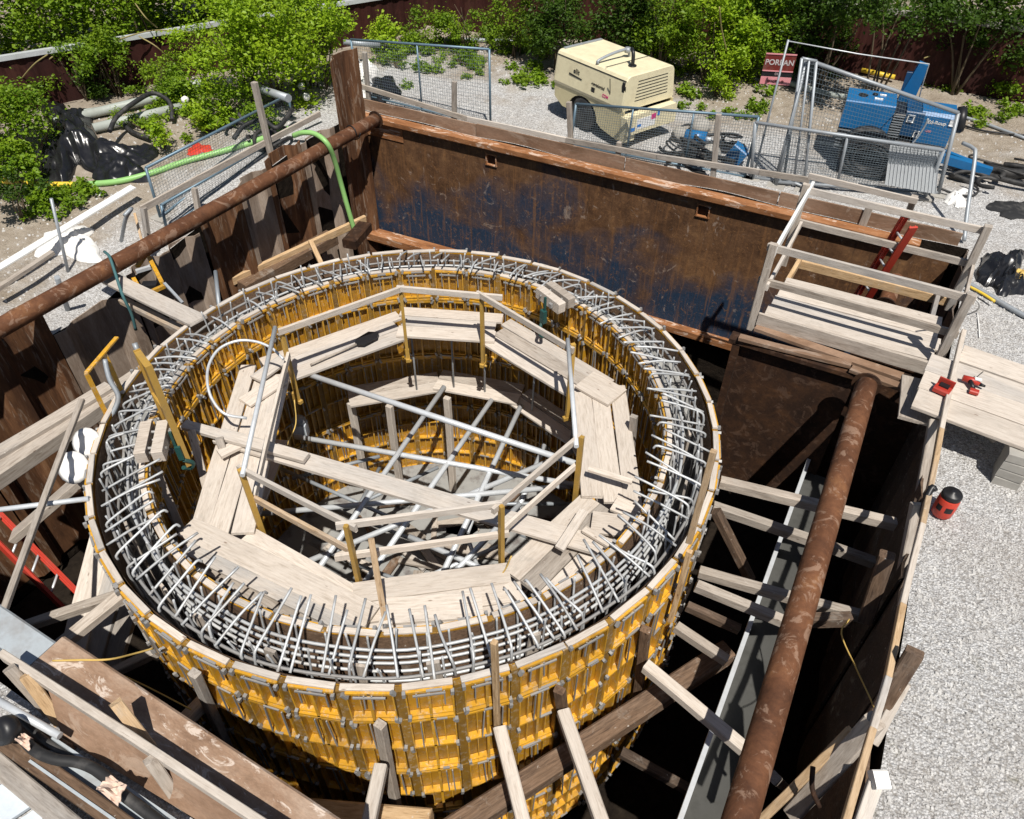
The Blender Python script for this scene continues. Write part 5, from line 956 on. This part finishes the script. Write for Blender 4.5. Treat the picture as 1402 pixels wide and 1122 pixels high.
bar('hollow_trunk', [atg(345, 118, .5), at(395, 135, .55)], .08, 'steel_grey', 'grey tube end behind the post at the left fence', 'tube'); bar('post_end', [atg(470, 58, .5), atg(520, 62, .4)], .06, 'steel_grey', 'grey tube sticking out beyond the tall corner sheet pile', 'tube')
bar('kerb_pipe', curve([atg(610, 54, .06), atg(680, 56, .06), atg(760, 58, .06)], 4), .05, 'steel_grey', 'dark pipe lying along the foot of the red wall in the middle', 'pipe')
bar('kerb_pipe', curve([atg(1060, 108, .06), atg(1130, 128, .06), atg(1170, 135, .06)], 4), .06, 'grey_pipe', 'grey pipe lying behind the tall mesh fence panel', 'pipe'); bar('kerb_pipe', curve([atg(1155, 88, .1), atg(1240, 103, .1)], 4), .05, 'white_sheet', 'pale pipe lying at the foot of the red wall behind the blue machine', 'pipe'); bar('yellow_pipe', [atg(1180, 96, .12), atg(1225, 106, .12)], .05, 'yellow_hose', 'short yellow pipe behind the blue machine', 'pipe')
# ---------------------------------------------------------------- red steel walls
def wall(a, b, h, lb, cap=None, rib=.3):
    t = thing('site_wall', V((a[0] + b[0]) / 2, (a[1] + b[1]) / 2, 0), lb, 'wall'); a = V(*a, 0); b = V(*b, 0); L_ = (b - a).length; n = int(L_ / rib); d = (b - a) / n; nn = V(-d.y, d.x, 0).normalized()
    vs = []
    for i in range(n + 1):
        for s in (.0, .3, .5, .8):
            p = a + d * (i + s) + nn * (.012 if s in (.0, .3) else -.008); g0 = gh(p.x, p.y) - .05; vs += [(p.x, p.y, g0), (p.x, p.y, h)]
    MB().add(vs, [(2 * i, 2 * i + 2, 2 * i + 3, 2 * i + 1) for i in range(len(vs) // 2 - 1)])
    mb = MB(); mb.add(vs, [(2 * i, 2 * i + 2, 2 * i + 3, 2 * i + 1) for i in range(len(vs) // 2 - 1)]); mb.build('sheeting', 'red_steel_shaded', t)
    if cap: mb = MB(); mb.beam(a + V(0, 0, h + .02), b + V(0, 0, h + .02), .12, .09); mb.build('cap_rail', cap, t)
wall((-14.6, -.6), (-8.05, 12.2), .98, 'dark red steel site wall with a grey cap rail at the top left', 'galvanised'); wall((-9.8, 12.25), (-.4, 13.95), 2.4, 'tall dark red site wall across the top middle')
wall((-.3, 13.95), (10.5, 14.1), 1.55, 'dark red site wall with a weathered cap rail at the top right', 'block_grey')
# ---------------------------------------------------------------- plants
def leaves(mb, c, rad, n, size, clumps, hang=0., rs=random):
    c = Vector(c); cl = []
    for _ in range(clumps):
        d = V(rs.gauss(0, 1), rs.gauss(0, 1), rs.gauss(0, 1)).normalized() * rs.uniform(.4, 1.18) ; cl.append((V(c.x + d.x * rad[0], c.y + d.y * rad[1], c.z + d.z * rad[2]), rs.uniform(.14, .32)))
    k = len(mb.v); vs = []; fs = []
    for i in range(n):
        q, s = cl[i % clumps]; m_ = min(rad) ; g_ = V(rs.gauss(0, 1), rs.gauss(0, 1), rs.gauss(0, .8)) * s * (m_ * .8 + .1); p = q + g_
        if p.z < .03: p.z = .03 + rs.random() * .1
        a = V(rs.gauss(0, 1), rs.gauss(0, 1), rs.gauss(-.2 - hang, .5)).normalized(); nn = V(rs.gauss(0, .6), rs.gauss(0, .6), 1).normalized(); b = a.cross(nn).normalized(); l = size * rs.uniform(.45, 1.5); w_ = l * .33
        vs += [p, p + a * l * .45 + b * w_ + V(0, 0, .01), p + a * l, p + a * l * .45 - b * w_ + V(0, 0, .01)]; j = k + 4 * i; fs.append((4 * i, 4 * i + 1, 4 * i + 2, 4 * i + 3))
    mb.add(vs, fs, False)
def bush(px, py, z, rad, n, mt, lb, size=.085, clumps=26, ground=True, cat='shrub', gp=None):
    rad = tuple(q * 1.02 for q in rad); c = at(px, py, z); g0 = gh(c.x, c.y); t = thing('shrub', V(c.x, c.y, g0), lb, cat, gp)
    mb = MB(); leaves(mb, c, rad, int(n * 1.45), size * .82, clumps); mb.build('foliage', mt, t)
    mb = MB()
    for _ in range(5): e = c + V(random.uniform(-.6, .6) * rad[0], random.uniform(-.6, .6) * rad[1], random.uniform(0, .6) * rad[2]); b0 = V(c.x + random.uniform(-.1, .1), c.y + random.uniform(-.1, .1), g0); mb.tube(curve([b0, b0.lerp(e, .5) + V(random.uniform(-.1, .1), random.uniform(-.1, .1), .05), e], 3), [(.03 - .022 * k / 6) * min(1, max(.3, rad[0])) for k in range(7)], 5)
    mb.build('stem', 'bark', t)
BU = [(372, 80, .95, (.95, .95, 1.0), 5200, 'leaf_bright', 'big bright green shrub left of the tall corner sheet pile', .09, 34), (330, 50, 1.4, (.9, .9, .9), 3800, 'leaf_bright', 'bright green shrub hanging over the red wall above the big one', .09, 26), (420, 60, .9, (.6, .8, .9), 3200, 'leaf_mid', 'green shrub tight behind the tall corner sheet pile', .085, 22),
 (145, 70, .9, (.6, .4, .4), 1500, 'leaf_mid', 'vine spilling over the grey wall cap at the top left', .08, 14), (125, 98, .5, (.45, .35, .4), 900, 'leaf_dark', 'sparse vine climbing the red wall at the left', .08, 10), (150, 102, .3, (.3, .3, .3), 500, 'leaf_mid', 'small grey-green weed at the foot of the red wall at the left', .07, 8),
 (0, 165, .5, (.7, .9, .7), 3600, 'leaf_mid', 'large shrub at the left edge beside the black tarpaulin', .09, 26), (22, 225, .15, (.6, .5, .3), 2000, 'leaf_mid', 'low shrub below it at the left edge behind the yellow hose', .085, 18), (15, 255, .1, (.6, .4, .15), 900, 'leaf_dark', 'dark weeds over the yellow hose at the left edge', .07, 12), 
 (255, 120, .4, (.45, .45, .4), 1500, 'leaf_mid', 'shrub growing between the grey pipes by the red wall', .08, 14), (312, 145, .3, (.6, .6, .35), 1800, 'leaf_mid', 'yellowish shrub at the foot of the big bright one', .075, 16), (285, 165, .15, (.5, .5, .25), 1100, 'leaf_bright', 'low bright weeds in front of the grey pipes', .07, 12), (217, 180, .2, (.22, .22, .25), 500, 'leaf_bright', 'small weed standing alone between hose and tarpaulin', .07, 7), (355, 160, .2, (.5, .4, .3), 1000, 'leaf_mid', 'weeds behind the left mesh fence', .07, 12),
 (430, 12, 1.6, (.7, .6, .5), 1800, 'leaf_bright', 'bright leaves hanging over the wall at the top beside the tall sheet pile', .085, 14), (530, 52, .35, (.5, .4, .4), 1500, 'leaf_bright', 'bright shrub behind the fence panel, left one at the foot of the red wall', .08, 14), (575, 42, .4, (.55, .4, .45), 1600, 'leaf_mid', 'green shrub at the foot of the red wall in the top middle', .08, 14), (618, 40, .4, (.35, .3, .45), 1000, 'leaf_bright', 'thin bright shrub at the foot of the red wall in the top middle', .075, 10), (560, 62, .1, (.7, .4, .2), 1300, 'leaf_mid', 'low weeds on the sand behind the fence panel', .07, 14), (545, 85, .1, (.5, .3, .15), 600, 'leaf_mid', 'sparse low weeds on the sand nearer the corner', .065, 8), (672, 48, .15, (.4, .2, .2), 600, 'leaf_mid', 'low weeds by the dark pipe at the foot of the wall', .07, 8),
 (765, 20, 1.2, (.9, .7, .9), 4200, 'leaf_dark', 'dark shrub above and left of the compressor', .09, 26), (745, 60, .4, (.4, .35, .35), 1200, 'leaf_bright', 'small bright shrub left of the compressor', .08, 12), (840, 22, 1.2, (1., .7, .9), 4600, 'leaf_dark', 'dark shrub behind the compressor', .09, 28), (890, 50, .6, (.7, .6, .6), 3000, 'leaf_mid', 'mid green shrub right behind the compressor roof', .09, 20), (915, 15, 1.5, (.8, .6, .7), 3600, 'leaf_mid', 'mid green shrub high above the compressor', .09, 24),
 (975, 40, 1.2, (.85, .6, .9), 4600, 'leaf_bright', 'bright shrub right of the compressor against the wall', .09, 30), (988, 95, .6, (.42, .4, .7), 1900, 'leaf_bright', 'bright tall weed hanging down right of the compressor', .075, 16), (1040, 30, 1.3, (.9, .7, .9), 4600, 'leaf_mid', 'green shrub above the red sign', .09, 28), (1090, 25, 1.4, (1., .7, .9), 4200, 'leaf_dark', 'dark shrub behind the sign and the tall mesh panel', .09, 26), (1150, 8, 1.8, (1.0, .6, .6), 3400, 'leaf_dark', 'dark leaves hanging over the wall cap at the top right', .09, 22), (1235, 5, 2.2, (1.2, .6, .5), 3600, 'leaf_dark', 'dark leaves behind the wall cap above the blue machine', .09, 22), (1345, 25, 1.7, (1.2, .6, .8), 4200, 'leaf_dark', 'dark shrub behind the wall at the top right corner', .09, 26),
 (1385, 75, .9, (.6, .5, .7), 3000, 'leaf_mid', 'green shrub at the right edge in front of the wall', .085, 20), (1372, 118, .4, (.5, .4, .4), 1900, 'leaf_mid', 'lower green shrub at the right edge above the grey hose', .08, 16), (1310, 110, .3, (.5, .3, .3), 1200, 'leaf_bright', 'low bright weeds behind the blue machine at the right', .075, 12), (1060, 92, .4, (.4, .3, .35), 900, 'leaf_dark', 'dark weed behind the red sign', .075, 10),
 (60, 110, .35, (.5, .4, .45), 1300, 'leaf_mid', 'vine clump on the red wall above the left edge shrub', .07, 12), (215, 95, .55, (.6, .3, .4), 1100, 'leaf_mid', 'loose vine hanging on the red wall left of the big bright shrub', .065, 14), (270, 70, .9, (.6, .4, .5), 1700, 'leaf_bright', 'bright vine over the wall cap left of the big bright shrub', .07, 16), (95, 75, .9, (.7, .3, .35), 1300, 'leaf_mid', 'vine over the wall cap near the top left corner', .07, 14), (225, 130, .15, (.9, .4, .2), 1500, 'leaf_mid', 'long low weeds among the grey pipes', .065, 18), (190, 165, .1, (.7, .3, .12), 900, 'leaf_mid', 'sparse grass between the pipes and the tarpaulin', .06, 16),
 (640, 25, .8, (.7, .3, .5), 1300, 'leaf_mid', 'loose vine on the tall red wall in the top middle', .07, 16), (705, 25, .9, (.7, .4, .7), 2200, 'leaf_mid', 'loose shrub against the tall red wall left of the dark one', .075, 20), (690, 62, .08, (.8, .3, .15), 1300, 'leaf_mid', 'low weeds along the dark pipe in the top middle', .065, 18), (630, 85, .04, (1.0, .5, .08), 1100, 'leaf_mid', 'sparse ground weeds behind the fence panel', .055, 26), (930, 95, .15, (.5, .4, .2), 1100, 'leaf_mid', 'low weeds right of the compressor', .065, 14), (1010, 100, .2, (.6, .3, .25), 1500, 'leaf_bright', 'bright low growth at the foot of the wall left of the sign', .07, 16), (1110, 70, .6, (.9, .4, .6), 2800, 'leaf_dark', 'dark growth on the wall behind the tall mesh panel', .075, 24), (1190, 45, .9, (.9, .3, .6), 1500, 'leaf_dark', 'dark vine on the wall above the blue machine', .07, 20), (1290, 62, .8, (.8, .3, .5), 1200, 'leaf_dark', 'dark vine under the wall cap at the top right', .07, 18), (1260, 118, .15, (.8, .3, .2), 1300, 'leaf_mid', 'low weeds at the wall foot behind the blue machine', .065, 18), (1400, 130, .2, (.6, .4, .3), 1600, 'leaf_bright', 'bright weeds at the right edge by the grey hose', .07, 16)]
for b in BU: bush(*b[:9])
for k, (u, z, lb) in enumerate([(.17, 1.6, 'shrub behind the red wall at the very left of the photo'), (.30, 1.7, 'shrub behind the red wall in the top left corner'), (.42, 1.8, 'shrub behind the red wall, second from the top left corner'), (.54, 1.8, 'shrub behind the red wall, third from the top left corner'), (.67, 1.9, 'shrub behind the red wall, left of the bright overhanging one'), (.8, 1.7, 'shrub behind the red wall and the bright overhanging one')]):
    p = V(-14.6, -.6, 0).lerp(V(-8.05, 12.2, 0), u) + V(-.89, .455, 0) * 1.25; t = thing('shrub', gpt(p.x, p.y), lb, 'shrub'); mb = MB(); leaves(mb, (p.x, p.y, z), (.8, 1.1, .85), 5200, .085, 34); mb.build('foliage', 'leaf_mid', t)
    mb = MB(); [mb.tube(curve([p, p.lerp(p + V(e, e * .5, z), .5), p + V(e, -e, z)], 3), .02, 5) for e in (-.4, .1, .5)]; mb.build('stem', 'bark', t)
WE = [(690, 75), (655, 95), (600, 100), (730, 95), (735, 110), (715, 118), (500, 118), (590, 72), (700, 95), (645, 70), (60, 285), (85, 275), (75, 300), (58, 278), (40, 300), (100, 262), (1350, 160), (1375, 165), (1048, 130), (940, 130), (1035, 150), (960, 150), (640, 108), (760, 120)]
rw = random.Random(4); WE += [(rw.uniform(500, 760), rw.uniform(58, 125)) for _ in range(26)] + [(rw.uniform(20, 130), rw.uniform(262, 300)) for _ in range(10)] + [(rw.uniform(930, 1040), rw.uniform(110, 165)) for _ in range(8)] + [(rw.uniform(210, 330), rw.uniform(150, 195)) for _ in range(10)] + [(rw.uniform(1320, 1400), rw.uniform(140, 175)) for _ in range(6)]
protos = []
for i, (px, py) in enumerate(WE):
    if len(protos) < 4:
        t = thing('weed', V(0, 0, 0), 'small green weed growing on the sand or gravel', 'weed', 'small weeds on the bare ground'); mb = MB(); leaves(mb, (0, 0, .07), (.2, .17, .07), 190, .06, 7); mb.build('foliage', 'leaf_mid', t); protos.append(t)
    else: t = copy_tree(random.choice(protos))
    t.location = atg(px, py); t.rotation_euler.z = random.uniform(0, 6); s = random.uniform(.7, 1.4); t.scale = (s, s, s)
mb = MB()
for i in range(46):
    u = i / 45
    if u < .45: p = V(-15.6, -1, 0).lerp(V(-9.2, 13.2, 0), u / .45)
    else: p = V(-9.5, 13.8, 0).lerp(V(11, 15.6, 0), (u - .45) / .55)
    leaves(mb, (p.x + random.uniform(-.8, .3) - (1.9 if u < .45 else 0), p.y + random.uniform(.8, 2.0), random.uniform(.6, 3.2)), (1.3, 1.1, 1.3), 1500, .13, 18)
for i in range(22):
    p = V(-17.6, -3.5, 0).lerp(V(-11., 15.2, 0), i / 21); leaves(mb, (p.x + random.uniform(-1.2, .6), p.y, random.uniform(.5, 2.2)), (1.3, 1.2, 1.1), 1300, .13, 18)
tag(mb.build('foliage', 'leaf_mid', None), 'dense green thicket behind the red site walls', 'thicket', kind='stuff')
for pts, lb in [([(20, 120, .3), (45, 90, .9), (65, 75, 1.1)], 'dead twig against the red wall near the left edge'), ([(190, 50, 1.1), (215, 65, .9), (240, 90, .4)], 'dry twig hanging over the red wall at the left'), ([(160, 55, 1.1), (210, 42, 1.1), (270, 45, 1.)], 'pale dry stem along the wall cap at the left'), ([(185, 5, 1.6), (200, 25, 1.4), (215, 38, 1.1)], 'dry stem rising above the wall cap at the left'), ([(1180, 92, .2), (1205, 70, .7), (1222, 45, 1.2)], 'dry stem leaning on the red wall above the blue machine'), ([(1265, 80, .8), (1300, 68, .9), (1340, 62, 1.1)], 'dry stem along the red wall at the top right'), ([(985, 10, 2.), (988, 40, 1.5), (995, 70, 1.)], 'pale stem in the bright shrub right of the compressor'), ([(20, 118, .4), (50, 95, .6), (72, 78, .9)], 'second dead twig against the red wall near the left edge')]:
    bar('twig', curve([at(x, y, z) for x, y, z in pts], 5), .014, 'twig', lb, 'twig', n=5)
